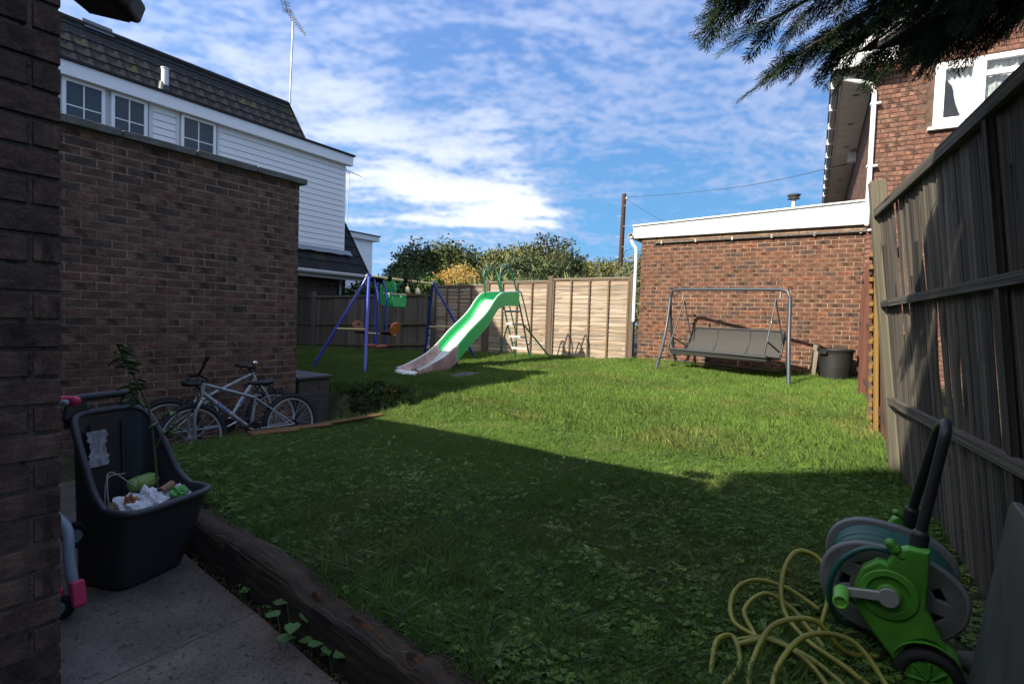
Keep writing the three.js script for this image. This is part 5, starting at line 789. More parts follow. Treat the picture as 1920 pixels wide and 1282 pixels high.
  mesh('foot', rod([K(-0.052, 0.293, 1.765), K(-0.012, 0.235, 1.77), K(0.02, 0.23, 1.77)], 0.016, 0.03, 10), blk, t);
  for (const u of [1.655, 1.96]) {
    const c = K(0.158, 0.302, u), w = mesh('wheel', new THREE.CylinderGeometry(0.058, 0.058, 0.04, 28).rotateX(Math.PI / 2).translate(c.x, c.y, c.z), green, t), sp = [];
    for (let i = 0; i < 8; i++) sp.push(new RoundedBoxGeometry(0.05, 0.008, 0.008, 1, 0.003).translate(0.03, 0, 0).rotateZ(i / 8 * Math.PI * 2).translate(c.x, c.y, c.z + 0.022));
    mesh('spokes', merge(sp), std([0.05, 0.23, 0.022], 0.5), w);
    mesh('tyre', merge([new THREE.TorusGeometry(0.068, 0.020, 10, 36).scale(1, 1, 1.3).translate(c.x, c.y, c.z)]), std([0.012, 0.012, 0.013], 0.8), w);
  }
  settle(t, 0.14 * KR, 0.1, 1.8 * KR);
  // teal hose wound on the drum and over its front
  const hose = []; const rr = rng(111);
  for (let l = 0; l < 3; l++) for (let i = 0; i < 9; i++) hose.push(tube(spl(outline, 0.70 + l * 0.085 + rr() * 0.02, (rr() - 0.5) * 0.004, (rr() - 0.5) * 0.004).map((p, k) => new THREE.Vector3(p.x, p.y, -(1.735 + i * 0.0195 + k / 59 * 0.012) * KR)), 0.0085, 90, 7, true));
  hose.push(tube([K(0.08, 0.590, 1.67), K(0.02, 0.588, 1.665), K(-0.035, 0.54, 1.665), K(-0.06, 0.47, 1.668), K(-0.055, 0.40, 1.68), K(-0.03, 0.36, 1.70), K(0.02, 0.355, 1.72)], 0.0085, 60, 8));
  single('garden_hose', merge(hose), std([0.012, 0.085, 0.075], 0.4), 'dark teal garden hose wound round the reel drum', 'hose');
}
// ---------- yellow hose ----------
{
  const g = (x, u, h) => V(x, groundY(x, u) + 0.03 + h * 0.72, u), c = [];
  const loop = (pts) => c.push(tube(pts.map((p) => g(...p)), 0.0078, pts.length * 14, 8));
  loop([[0.06, 1.93, 0.0], [-0.02, 1.86, 0.02], [-0.10, 1.84, 0.13], [-0.20, 1.78, 0.11], [-0.24, 1.66, 0.02], [-0.22, 1.5, 0.01]]);
  loop([[0.24, 1.55, 0.02], [0.12, 1.70, 0.05], [0.0, 1.80, 0.12], [-0.11, 1.75, 0.13], [-0.17, 1.64, 0.06], [-0.17, 1.5, 0.01]]);
  loop([[-0.09, 1.92, 0.02], [-0.075, 2.0, 0.16], [-0.11, 2.05, 0.27], [-0.17, 2.04, 0.29], [-0.205, 1.98, 0.22], [-0.19, 1.90, 0.10], [-0.12, 1.83, 0.05], [-0.02, 1.78, 0.03], [0.09, 1.74, 0.02]]);
  loop([[-0.10, 2.05, 0.03], [-0.20, 2.08, 0.07], [-0.30, 2.02, 0.11], [-0.345, 1.90, 0.10], [-0.32, 1.80, 0.05], [-0.25, 1.78, 0.03]]);
  loop([[-0.25, 1.78, 0.03], [-0.30, 1.86, 0.07], [-0.25, 1.97, 0.10], [-0.17, 1.97, 0.06], [-0.12, 1.93, 0.02], [-0.07, 1.86, 0.01]]);
  loop([[-0.30, 1.74, 0.02], [-0.23, 1.79, 0.03], [-0.12, 1.77, 0.03], [-0.02, 1.71, 0.02], [0.06, 1.62, 0.01], [0.1, 1.5, 0.01]]);
  loop([[-0.29, 1.71, 0.03], [-0.22, 1.76, 0.05], [-0.13, 1.74, 0.05], [-0.05, 1.66, 0.03], [-0.02, 1.5, 0.01]]);
  loop([[-0.33, 1.55, 0.01], [-0.34, 1.68, 0.05], [-0.31, 1.73, 0.04], [-0.27, 1.64, 0.02], [-0.29, 1.5, 0.01]]);
  single('yellow_hose', merge(c), std([0.36, 0.36, 0.045], 0.5, { map: T.scuff }), 'loose tangled coils of yellow hose on the grass before the reel', 'hose');
  single('hose_connector', merge([rod([V(0.035, 0.115, 1.94), V(0.07, 0.125, 1.90)], 0.014, 0.01, 10), rod([V(0.10, 0.11, 1.82), V(0.14, 0.12, 1.80)], 0.013, 0.01, 10)]), std([0.42, 0.38, 0.32], 0.5), 'pale hose connector lying by the foot of the reel', 'hose fitting');
}
// ---------- leaning board by the fence; stones ----------
single('leaning_board', (() => { const A = V(0.275, 0.05, 1.96), B = V(0.262, 0.05, 0.75), Ht = new THREE.Vector3(0.03, 0.716, 0.267).multiplyScalar(1.0); const g = gridGeo(1, 1, () => A); const ax = B.clone().sub(A); const L = ax.length(); ax.normalize(); const up = Ht.clone().addScaledVector(ax, -Ht.dot(ax) * 0.0); const h = up.length(); up.normalize(); const sh = new THREE.Shape(); const sk = up.dot(ax) * h, hy = Math.sqrt(h * h - sk * sk); const rr = 0.03; sh.moveTo(0, 0); sh.lineTo(L, 0); sh.lineTo(L + sk, hy); sh.lineTo(sk + rr, hy); sh.quadraticCurveTo(sk, hy, sk * (1 - rr / hy), hy - rr); sh.closePath(); const nz = new THREE.Vector3().crossVectors(ax, up).normalize(), uy = new THREE.Vector3().crossVectors(nz, ax); return new THREE.ExtrudeGeometry(sh, { depth: 0.012, bevelEnabled: true, bevelSize: 0.003, bevelThickness: 0.003, bevelSegments: 1 }).applyMatrix4(frameM(A, ax, uy, nz)); })(), std([0.10, 0.102, 0.094], 0.6, { map: T.scuff }), 'smooth grey board leaning on the fence at the lower right corner', 'board');
{
  const r = rng(121), sm = std([0.26, 0.23, 0.20], 0.95, { map: T.grit });
  const stone = (x, u, s, label, grp) => { const g = new THREE.IcosahedronGeometry(1, 2), p = g.attributes.position, o = r() * 9; for (let i = 0; i < p.count; i++) { const k = 0.8 + 0.5 * fbm(p.getX(i) * 1.3 + o, p.getY(i) * 1.3 + p.getZ(i), 2, 5); p.setXYZ(i, p.getX(i) * k * s * 1.3, p.getY(i) * k * s * 0.7, p.getZ(i) * k * s); } g.computeVertexNormals(); single('stone', g.translate(x, groundY(x, u) + s * 0.3, -u), sm, label, 'stone', grp ? { group: grp } : {}); };
  stone(0.345, 2.32, 0.05, 'larger pale stone at the fence foot right of the reel'); stone(0.325, 2.20, 0.035, 'smaller stone at the fence foot, nearer the grey board');
}
// ---------- floodlight on the wall ----------
{
  const t = thing('floodlight', 'dark floodlight fixed to the wall at the top left corner', 'lamp'), dm = std([0.018, 0.017, 0.016], 0.6);
  const A = V(-2.02, 2.04, 0.618), ex = V(-1.895, 2.0, 0.69).sub(V(-2.02, 2.031, 0.612)).normalize();
  const c = V(-1.945, 2.075, 0.65), up = new THREE.Vector3(0, 1, 0), ez = new THREE.Vector3().crossVectors(ex, up).normalize(), ey = new THREE.Vector3().crossVectors(ez, ex), m = frameM(c, ex, ey, ez);
  const s = new THREE.Shape(); s.moveTo(-0.075, -0.045); s.lineTo(0.075, -0.045); s.lineTo(0.088, 0.01); s.lineTo(0.075, 0.06); s.lineTo(-0.075, 0.06); s.lineTo(-0.088, 0.01);
  mesh('housing', new THREE.ExtrudeGeometry(s, { depth: 0.045, bevelEnabled: true, bevelSize: 0.012, bevelThickness: 0.012, bevelSegments: 2 }).rotateX(Math.PI / 2 - 0.2).translate(0, 0.02, 0).applyMatrix4(m), dm, t);
  mesh('glass', new THREE.BoxGeometry(0.13, 0.006, 0.08).rotateX(-0.2).translate(0, -0.040, 0.006).applyMatrix4(m), phys([0.03, 0.035, 0.028], 0.15), t);
  mesh('bracket', rod([V(-2.05, 2.17, 0.60), V(-2.075, 2.10, 0.585), V(-2.06, 2.03, 0.56), V(-2.05, 1.99, 0.50)], 0.008, 0.03), dm, t);
  settle(t, -1.95, 2.0, 0.64);
}
// ---------- aerials, pole, wires ----------
const steel = std([0.42, 0.43, 0.45], 0.4, { metalness: 0.7 }), lead = std([0.05, 0.05, 0.055], 0.6);
function aerial(label, base, top, elems, s) {
  const t = thing('television_aerial', label, 'aerial');
  mesh('mast', rod([base, top], 0.025 * s, 0.02, 8), steel, t);
  const [a, b] = elems; mesh('boom', rod([a, b], 0.016 * s, 0.01, 6), lead, t);
  const d = b.clone().sub(a), across = new THREE.Vector3(0.75, -0.1, -0.65).normalize(), el = []; for (let i = 0; i < 10; i++) { const p = a.clone().addScaledVector(d, 0.14 + i / 10 * 0.83), h = (0.11 - i * 0.004) * s; el.push(rod([p.clone().addScaledVector(across, -h), p.clone().addScaledVector(across, h)], 0.008 * s, 0.01, 5)); }
  mesh('elements', merge(el), lead, t);
  const cr = new THREE.Vector3().crossVectors(d, across).normalize(), rf = []; for (const k of [-1, 1]) for (let i = 0; i < 4; i++) { const p = a.clone().addScaledVector(cr, k * (0.04 + i * 0.045) * s); rf.push(rod([p.clone().addScaledVector(across, -0.14 * s), p.clone().addScaledVector(across, 0.14 * s)], 0.008 * s, 0.01, 5)); } rf.push(rod([a.clone().addScaledVector(cr, -0.19 * s), a.clone().addScaledVector(cr, 0.19 * s)], 0.01 * s, 0.01, 5));
  mesh('reflector', merge(rf), lead, t); mesh('cable', tube([top.clone().add(new THREE.Vector3(0.03, 0, 0)), a.clone().lerp(b, 0.25).add(new THREE.Vector3(0, -0.15 * s, 0)), a.clone().lerp(b, 0.1)], 0.012 * s, 12, 5), lead, t);
  settle(t, base.x, base.y, -base.z);
}
aerial('tall roof aerial on a bare metal mast at the ridge end of the white house', V(-16.98, 7.6, 11), V(-16.84, 11.0, 11), [V(-17.25, 11.62, 11.0), V(-16.22, 10.42, 11.05)], 1.1);
aerial('small far roof aerial beside the corner of the white weatherboards', V(-24.2, 5.0, 19.2), V(-24.1, 9.0, 19.3), [V(-24.3, 9.05, 19.1), V(-23.6, 8.7, 19.7)], 0.9);
aerial('tiny distant aerial sticking up above the hedge left of the pole', V(-22.0, 4.0, 42), V(-22.0, 6.9, 42), [V(-22.5, 6.85, 42), V(-21.5, 6.8, 42)], 1.6);
{
  const t = thing('telegraph_pole', 'brown wooden telegraph pole rising behind the hedge', 'pole');
  mesh('shaft', new THREE.CylinderGeometry(0.085, 0.125, 6.6, 14).rotateZ(-0.012).translate(-8.80, 3.2, -20.9), woodMat([0.13, 0.06, 0.04]), t);
  const p = mesh('insulator', merge([new THREE.SphereGeometry(0.05, 8, 6).translate(-8.62, 6.30, -20.85), rod([V(-8.76, 6.3, 20.9), V(-8.62, 6.3, 20.85)], 0.02)]), std([0.5, 0.5, 0.48], 0.4), t);
  const st = []; for (let i = 0; i < 6; i++) st.push(rod([V(-8.80, 3.9 + i * 0.42, 20.85), V(-8.80 + (i % 2 ? 0.2 : -0.2), 3.9 + i * 0.42, 20.8)], 0.014, 0.01, 5)); mesh('step_irons', merge(st), steel, t);
  settle(t, -8.8, 0, 20.9);
  const wire = (pts, label) => single('overhead_wire', tube(pts, 0.0075, 40, 5), std([0.04, 0.04, 0.045], 0.7), label, 'wire');
  wire([V(-8.62, 6.34, 20.85), V(-5.6, 5.76, 18.8), V(-2.9, 5.35, 16.9), V(-0.35, 5.22, 15.2)], 'upper thin wire running from the pole to the right house');
  wire([V(-8.62, 6.24, 20.85), V(-6.2, 4.75, 17.6), V(-4.4, 3.7, 15.2), V(-3.9, 3.2, 14.4)], 'lower thin wire falling from the pole to the garage roof');
}
// ---------- vegetation ----------
function leafClump(n, size, spread, seed, { w = 0.5, fold = 0.15, droop = 0 } = {}) {   // n small folded leaves scattered through a ball
  const r = rng(seed), p = [], ix = [], uv = [];
  for (let i = 0; i < n; i++) {
    const c = new THREE.Vector3(r() - 0.5, r() - 0.5, r() - 0.5).normalize().multiplyScalar(spread * Math.cbrt(r())), q = new THREE.Quaternion().setFromEuler(new THREE.Euler((r() - 0.5) * 2.2 + droop, r() * 6.3, (r() - 0.5) * 1.4)), L = size * (0.6 + r() * 0.8), W = L * w;
    const pts = [[0, 0, 0], [W / 2, fold * L, L * 0.45], [0, 0, L], [-W / 2, fold * L, L * 0.45], [0, 0, L * 0.5]].map((v) => new THREE.Vector3(...v).applyQuaternion(q).add(c)), b = p.length / 3;
    for (const v of pts) { p.push(v.x, v.y, v.z); uv.push(0, 0); } ix.push(b, b + 1, b + 4, b + 1, b + 2, b + 4, b + 2, b + 3, b + 4, b + 3, b, b + 4);
  }
  const g = new THREE.BufferGeometry(); g.setAttribute('position', new THREE.Float32BufferAttribute(p, 3)); g.setAttribute('uv', new THREE.Float32BufferAttribute(uv, 2)); g.setIndex(ix); g.computeVertexNormals(); return g;
}
const leafMat = (c, rough = 0.65) => phys(c, rough, { side: THREE.DoubleSide, transmission: 0.0, specularIntensity: 0.5 });
function instances(parent, name, g, m, list, tint) {
  const o = new THREE.InstancedMesh(g, m, list.length); o.name = name; o.castShadow = o.receiveShadow = true; o.userData.kind = 'stuff';
  const c = new THREE.Color(); list.forEach((q, i) => { o.setMatrixAt(i, q.m); if (tint) { const k = tint(q, i); o.setColorAt(i, c.setRGB(...k)); } });
  (parent ?? scene).add(o); return o;
}
// a tree or shrub: lumpy crown of leaf clumps round several lobes, with trunk and limbs
function tree({ name, label, category = 'tree', at, h, lobes, leaf = 0.08, n = 900, clump = 14, spread = 0.28, color, trunk = 0.06, seed, w = 0.5, droop = 0, bark = [0.08, 0.06, 0.045], open = 0.25, upright = false, group, up = 0 }) {
  const r = rng(seed), t = thing(name, label, category, group), [x, y, u] = at;
  const limbs = [rod([V(x, y - 0.3, u), V(x + 0.03, y + h * 0.35, u), V(x, y + h * 0.6, u)], trunk, 0.2, 8)];
  for (const [lx, ly, lu, rx] of lobes) limbs.push(tube([V(x, y + h * 0.15, u), V(x + lx * 0.5, y + ly * 0.55, u + lu * 0.5), V(x + lx, y + ly, u + lu)], trunk * 0.4, 8, 6));
  mesh('trunk', merge(limbs), std(bark, 0.95), t);
  const g = leafClump(clump, leaf, spread, seed + 1, { w, droop }), list = [], tot = lobes.reduce((s, l) => s + l[3] * l[4], 0);
  for (const [lx, ly, lu, rx, ry] of lobes) {
    const k = Math.round(n * rx * ry / tot);
    for (let i = 0; i < k; i++) {
      const d = new THREE.Vector3(r() - 0.5, r() - 0.5, r() - 0.5).normalize(), f = 0.55 + 0.5 * Math.pow(r(), 0.6) + (fbm(d.x * 2.5 + seed, d.y * 2.5 + d.z * 2, 3, seed) - 0.5) * 0.8;
      if (fbm(d.x * 5 + seed, d.y * 5 + d.z * 3, 2, seed + 9) < open) continue;
      const p = V(x + lx + d.x * rx * f, y + ly + d.y * ry * f, u + lu + d.z * rx * f); if (p.y < y - 0.1) continue;
      const s = 0.6 + r() * 0.8, q = new THREE.Quaternion().setFromEuler(new THREE.Euler((r() - 0.5) * (upright ? 0.4 : 6), r() * 6.3, (r() - 0.5) * (upright ? 0.4 : 6)));
      list.push({ m: new THREE.Matrix4().compose(p, q, new THREE.Vector3(s, s * (1 + up), s)), v: 0.75 + r() * 0.55, h: r() });
    }
  }
  instances(t, 'crown', g, leafMat([1, 1, 1]), list, (q) => [color[0] * q.v * (0.9 + q.h * 0.25), color[1] * q.v, color[2] * q.v * (1.1 - q.h * 0.2)]);
  settle(t, x, y, u);
}
tree({ name: 'broadleaf_tree', label: 'dark green broadleaf tree behind the fence beside the far white house', at: [-14.6, 0, 15.4], h: 3.6, lobes: [[0, 2.9, 0, 1.0, 0.9], [1.0, 3.2, 0.5, 0.9, 0.7], [-0.9, 2.4, 0.2, 0.9, 0.8], [0.4, 1.9, -0.6, 1.3, 0.9], [1.5, 2.3, 0.3, 1.0, 1.0]], leaf: 0.13, n: 2400, spread: 0.3, color: [0.060, 0.080, 0.026], seed: 201 });
tree({ name: 'broadleaf_tree', label: 'olive green rounded tree behind the yellow shrub', at: [-14.0, 0, 19.5], h: 4, lobes: [[0, 3.3, 0, 1.2, 0.8], [1.3, 3.5, 0, 1.2, 0.8], [2.6, 3.1, 0, 1.3, 0.9], [1, 2.4, -0.5, 1.9, 1.1], [3.4, 2.5, 0, 1.2, 1.0]], leaf: 0.12, n: 2600, spread: 0.32, color: [0.125, 0.135, 0.04], seed: 202 });
tree({ name: 'yellow_shrub', label: 'golden yellow conifer shrub above the fence corner', category: 'shrub', at: [-10.25, 0.1, 11.7], h: 2.6, lobes: [[0, 1.9, 0, 0.42, 0.5], [0.5, 2.15, 0.1, 0.42, 0.36], [-0.42, 1.7, -0.1, 0.36, 0.4], [0.85, 1.85, 0, 0.36, 0.45], [0.3, 1.6, 0, 0.5, 0.4]], leaf: 0.06, n: 1300, spread: 0.13, clump: 16, w: 0.3, color: [0.44, 0.32, 0.10], seed: 203, open: 0.40 });
tree({ name: 'tamarisk_bush', label: 'large feathery grey green bush behind the slide', category: 'shrub', at: [-8.2, 0.10, 12.7], h: 2.7, lobes: [[-0.85, 1.75, 0, 0.6, 0.62], [0.0, 1.95, 0.2, 0.75, 0.66], [0.75, 1.85, 0.1, 0.6, 0.6], [1.5, 1.5, 0.1, 0.6, 0.5], [0.3, 1.3, -0.4, 1.2, 0.7], [-0.6, 1.3, -0.5, 0.8, 0.6]], leaf: 0.15, n: 9000, spread: 0.11, clump: 30, w: 0.028, color: [0.185, 0.235, 0.115], seed: 204, open: 0.08, upright: true, up: 0.9 });
{ // wispy upright sprays standing out of the feathery bush
  const r = rng(205), t = thing('tamarisk_sprays', 'wispy upright plumes rising from the feathery bush against the sky', 'shrub'), list = [], st = [];
  for (let i = 0; i < 34; i++) { const x = -8.7 + r() * 2.3, u = 12.4 + r() * 0.8, y0 = 1.9, hh = 0.65 + r() * 0.35 + 0.45 * Math.exp(-Math.pow((x + 7.0) / 0.55, 2)), lean = (r() - 0.5) * 0.3; st.push(tube([V(x, y0, u), V(x + lean * 0.4, y0 + hh * 0.5, u), V(x + lean, y0 + hh, u)], 0.006, 6, 4)); for (let k = 0; k < 26; k++) { const f = r(), s = 0.35 + (1 - f) * 0.75; list.push({ m: new THREE.Matrix4().compose(V(x + lean * f, y0 + hh * f, u), new THREE.Quaternion().setFromEuler(new THREE.Euler((r() - 0.5) * 0.5, r() * 6, (r() - 0.5) * 0.5)), new THREE.Vector3(s, s * 1.6, s)), v: 0.8 + r() * 0.4 }); } }
  mesh('stems', merge(st), std([0.08, 0.075, 0.04], 0.9), t);
  instances(t, 'foliage', leafClump(24, 0.11, 0.06, 206, { w: 0.035 }), leafMat([1, 1, 1]), list, (q) => [0.18 * q.v, 0.23 * q.v, 0.115 * q.v]);
  settle(t, -7, 1.8, 12.8);
}
tree({ name: 'thin_tree', label: 'sparse dark leaved tree top poking above the feathery bush', at: [-11.4, 0, 19], h: 4.6, lobes: [[0, 4.35, 0, 0.45, 0.42], [0.75, 4.05, 0, 0.55, 0.4], [0.2, 3.75, 0, 0.5, 0.4]], leaf: 0.17, n: 95, spread: 0.18, clump: 7, w: 0.42, color: [0.045, 0.055, 0.03], seed: 207, open: 0.3, trunk: 0.035 });
tree({ name: 'clipped_hedge', label: 'clipped flat topped hedge in the distance left of the pole', category: 'hedge', at: [-11.0, 1.02, 22.5], h: 2.6, lobes: [[-1, 2.2, 0, 1.2, 0.75], [0.5, 2.25, 0, 1.2, 0.72], [2, 2.25, 0, 1.2, 0.72], [3.4, 2.2, 0, 1.2, 0.75], [0, 1.2, 0, 2, 0.9], [3, 1.2, 0, 2, 0.9], [4.6, 2.1, 0, 1.0, 0.7]], leaf: 0.10, n: 3000, spread: 0.22, color: [0.115, 0.12, 0.03], seed: 208, open: 0.05 });
tree({ name: 'grey_green_shrub', label: 'grey green leafy shrub beside the garage downpipe', category: 'shrub', at: [-5.6, 0, 13.4], h: 2.8, lobes: [[0.35, 2.15, 0, 0.55, 0.72], [0.9, 2.5, 0.1, 0.5, 0.6], [-0.2, 1.7, 0, 0.5, 0.5], [1.0, 1.7, 0, 0.6, 0.7]], leaf: 0.075, n: 1100, spread: 0.17, clump: 14, w: 0.4, color: [0.13, 0.155, 0.08], seed: 209, open: 0.33 });
tree({ name: 'dark_laurel', label: 'dark green laurel between the white house and the board fence', category: 'shrub', at: [-11.6, 0, 10.9], h: 2.3, lobes: [[0, 1.55, 0, 0.75, 0.7], [0.9, 1.6, 0.3, 0.7, 0.65], [-0.8, 1.5, -0.3, 0.55, 0.6], [1.7, 1.5, 0.6, 0.7, 0.6]], leaf: 0.09, n: 1700, spread: 0.18, color: [0.048, 0.085, 0.020], seed: 210, open: 0.2 });
tree({ name: 'low_bushes', label: 'low mid green bushes behind the laurel and swing frame', category: 'shrub', at: [-11.2, 0, 13.4], h: 2.4, lobes: [[-1.4, 1.6, 0, 1.0, 0.8], [0.2, 1.5, 0, 1.1, 0.7], [-2.6, 1.9, 0.6, 1.1, 0.9]], leaf: 0.10, n: 1900, spread: 0.22, color: [0.058, 0.090, 0.028], seed: 211, open: 0.2 });
tree({ name: 'distant_tree', label: 'distant pale green tree line seen low beyond the bushes', at: [-19.5, 0, 33], h: 4, lobes: [[-4, 2.8, 0, 2.2, 1.3], [-1, 3.1, 0, 2.4, 1.4], [2.5, 2.8, 0, 2.6, 1.2], [6, 2.6, 0, 2.6, 1.1], [9.5, 2.2, 0, 2.6, 1.0]], leaf: 0.24, n: 2000, spread: 0.6, color: [0.07, 0.09, 0.035], seed: 212, open: 0.1 });

// ---------- conifer hanging in at the top right ----------
{
  const r = rng(301), t = thing('leylandii_tree', 'dark feathery conifer boughs hanging in at the top right', 'tree');
  // one flat spray: a stalk with side twigs, each edged with scale-leaved fingers
  const spray = (seed, len) => {
    const q = rng(seed), p = [], uv = [];
    const needle = (a, d, L, w) => { const n = new THREE.Vector3(d.y, -d.x, 0.25 * (q() - 0.5)).normalize().multiplyScalar(w); const m = a.clone().addScaledVector(d, L * 0.45), e = a.clone().addScaledVector(d, L), z = new THREE.Vector3(0, 0, w * 0.6); for (const v of [a, m.clone().add(n).add(z), e, a, e, m.clone().sub(n).add(z)]) { p.push(v.x, v.y, v.z); uv.push(0, 0); } };
    const N = 15;
    needle(new THREE.Vector3(), new THREE.Vector3(1, 0, 0), len, 0.0022);
    for (let i = 0; i < N; i++) for (const s of [-1, 1]) {
      const f = (i + 0.3 + q() * 0.5) / N, a = new THREE.Vector3(f * len, 0, 0), ang = (0.40 + q() * 0.22) * s, L = len * 0.46 * (1 - f * 0.70) * (0.6 + q() * 0.8), d = new THREE.Vector3(Math.cos(ang), Math.sin(ang), (q() - 0.5) * 0.5).normalize(); if (q() < 0.12) continue;
      needle(a, d, L, 0.0018);
      const k = Math.max(3, Math.round(L / 0.010)); for (let j = 0; j < k; j++) { const g = (j + 0.5) / k, b = a.clone().addScaledVector(d, L * g), an = ang + (j % 2 ? 1 : -1) * (0.32 + q() * 0.22); needle(b, new THREE.Vector3(Math.cos(an), Math.sin(an), (q() - 0.5) * 0.7).normalize(), 0.016 + 0.022 * (1 - g), 0.0016); }
    }
    const g = new THREE.BufferGeometry(); g.setAttribute('position', new THREE.Float32BufferAttribute(p, 3)); g.setAttribute('uv', new THREE.Float32BufferAttribute(uv, 2)); g.computeVertexNormals(); return g;
  };
  const kinds = [spray(1, 0.17), spray(2, 0.14), spray(3, 0.20)], lists = [[], [], []], limbs = [];
  const trunkTop = V(2.0, 3.6, 2.6);
  limbs.push(rod([V(2.0, -0.3, 2.6), V(2.0, 2.0, 2.6), trunkTop], 0.11, 0.2, 10));
  const put = (p, dir, s) => { const d = dir.clone().add(new THREE.Vector3((r() - 0.5) * 0.9, (r() - 0.5) * 0.6 - 0.38, (r() - 0.5) * 0.7)).normalize(), n = new THREE.Vector3((r() - 0.5) * 1.6, 1, (r() - 0.5) * 1.6).normalize(), y = new THREE.Vector3().crossVectors(n, d).normalize(), z = new THREE.Vector3().crossVectors(d, y); lists[Math.floor(r() * 3)].push({ m: frameM(p, d, y, z).scale(new THREE.Vector3(s, s, s)), v: 0.7 + r() * 0.6 }); };
  // boughs: from the trunk side out to a tip; foliage thickens away from the tip
  const bough = (root, tip, dens, width) => {
    const mid = root.clone().lerp(tip, 0.5).add(new THREE.Vector3(0, 0.08, 0)), cv = new THREE.CatmullRomCurve3([root, mid, tip]); limbs.push(new THREE.TubeGeometry(cv, 10, 0.006, 5));
    const L = cv.getLength(), n = Math.round(L * dens);
    for (let i = 0; i < n; i++) { const f = r(), p = cv.getPoint(f), d = cv.getTangent(f), side = new THREE.Vector3(-d.z, 0, d.x).normalize(), w = width * Math.pow(1 - f, 0.6), o = (r() - 0.5) * 2; p.addScaledVector(side, o * w).add(new THREE.Vector3(0, (r() - 0.5) * w * 0.9, 0)); put(p, d.clone().addScaledVector(side, o * 0.7), 0.65 + r() * 0.5); }
    put(tip, cv.getTangent(1), 0.7);
  };
  const TIPS = [[-0.47, 2.335, 2.0, 50, 0.07], [-0.40, 2.40, 2.05, 60, 0.10], [-0.28, 2.11, 2.13, 55, 0.06], [-0.36, 2.24, 2.1, 50, 0.06], [-0.22, 2.18, 2.2, 70, 0.08], [-0.12, 2.17, 2.25, 75, 0.09], [-0.03, 2.15, 2.30, 80, 0.09], [0.10, 2.20, 2.42, 80, 0.10], [0.22, 2.24, 2.5, 80, 0.10], [0.34, 2.27, 2.55, 80, 0.10], [-0.30, 2.40, 2.0, 80, 0.14], [-0.15, 2.36, 2.1, 110, 0.16], [0.02, 2.36, 2.2, 100, 0.14], [0.18, 2.37, 2.3, 110, 0.14], [0.32, 2.38, 2.4, 110, 0.14], [0.0, 2.5, 2.0, 110, 0.2], [0.2, 2.5, 2.1, 120, 0.2], [0.42, 2.34, 2.45, 90, 0.12], [0.46, 2.46, 2.3, 110, 0.14], [-0.1, 2.55, 1.7, 90, 0.2], [0.3, 2.6, 1.8, 110, 0.22], [0.5, 2.55, 2.3, 130, 0.2]];
  for (const [x, y, u, dens, w] of TIPS) bough(V(lerp(x, 2.0, 0.62), y + 0.42 + r() * 0.15, lerp(u, 2.6, 0.5)), V(x, y, u), dens * 1.05, w);
  // the rest of the crown to the right, out of frame
  for (let i = 0; i < 700; i++) { const a = r() * 6.3, y = 1.6 + r() * 2.0, rad = (1.25 - (y - 1.6) * 0.35) * Math.sqrt(0.3 + r() * 0.7); const p = V(2.0 + Math.cos(a) * rad * 0.9, y + 0.3, 2.6 + Math.sin(a) * rad * 0.9); if (p.x < 0.75) continue; put(p, new THREE.Vector3(Math.cos(a), -0.2, -Math.sin(a)), 1.8 + r()); }
  mesh('trunk', merge(limbs), std([0.06, 0.045, 0.035], 0.95), t);
  lists.forEach((l, i) => instances(t, 'foliage', kinds[i], leafMat([1, 1, 1], 0.7), l, (q) => [0.038 * q.v, 0.064 * q.v, 0.028 * q.v]));
  settle(t, 2.0, 0, 2.6);
}

// ---------- grass, clover and weeds on the lawn ----------
function bladeClump(n, hgt, wid, spread, seed, lay = 0.5) {
  const r = rng(seed), p = [], ix = [], uv = [];
  for (let i = 0; i < n; i++) {
    const a = r() * 6.283, R0 = spread * Math.sqrt(r()), b = r() * 6.283, x = Math.cos(b) * R0, z = Math.sin(b) * R0, h = hgt * (0.5 + r() * 0.7), l = lay * (0.3 + r()) * h, w = wid * (0.7 + r() * 0.6), dx = Math.cos(a), dz = Math.sin(a), s = p.length / 3;
    for (const [f, q] of [[0, 1], [0.5, 0.85], [0.85, 0.5], [1, 0]]) { const ox = dx * l * f * f, oz = dz * l * f * f, y = h * (f - 0.25 * lay * f * f); if (q) { p.push(x + ox - dz * w * q / 2, y, z + oz + dx * w * q / 2, x + ox + dz * w * q / 2, y, z + oz - dx * w * q / 2); uv.push(0, 0, 0, 0); } else { p.push(x + ox, y, z + oz); uv.push(0, 0); } }
    ix.push(s, s + 1, s + 3, s, s + 3, s + 2, s + 2, s + 3, s + 5, s + 2, s + 5, s + 4, s + 4, s + 5, s + 6);
  }
  const g = new THREE.BufferGeometry(); g.setAttribute('position', new THREE.Float32BufferAttribute(p, 3)); g.setAttribute('uv', new THREE.Float32BufferAttribute(uv, 2)); g.setIndex(ix); g.computeVertexNormals();
  const nn = g.attributes.normal; for (let i = 0; i < nn.count; i++) { const v = new THREE.Vector3(nn.getX(i), nn.getY(i) + 0.8, nn.getZ(i)).normalize(); nn.setXYZ(i, v.x, v.y, v.z); } return g;
}
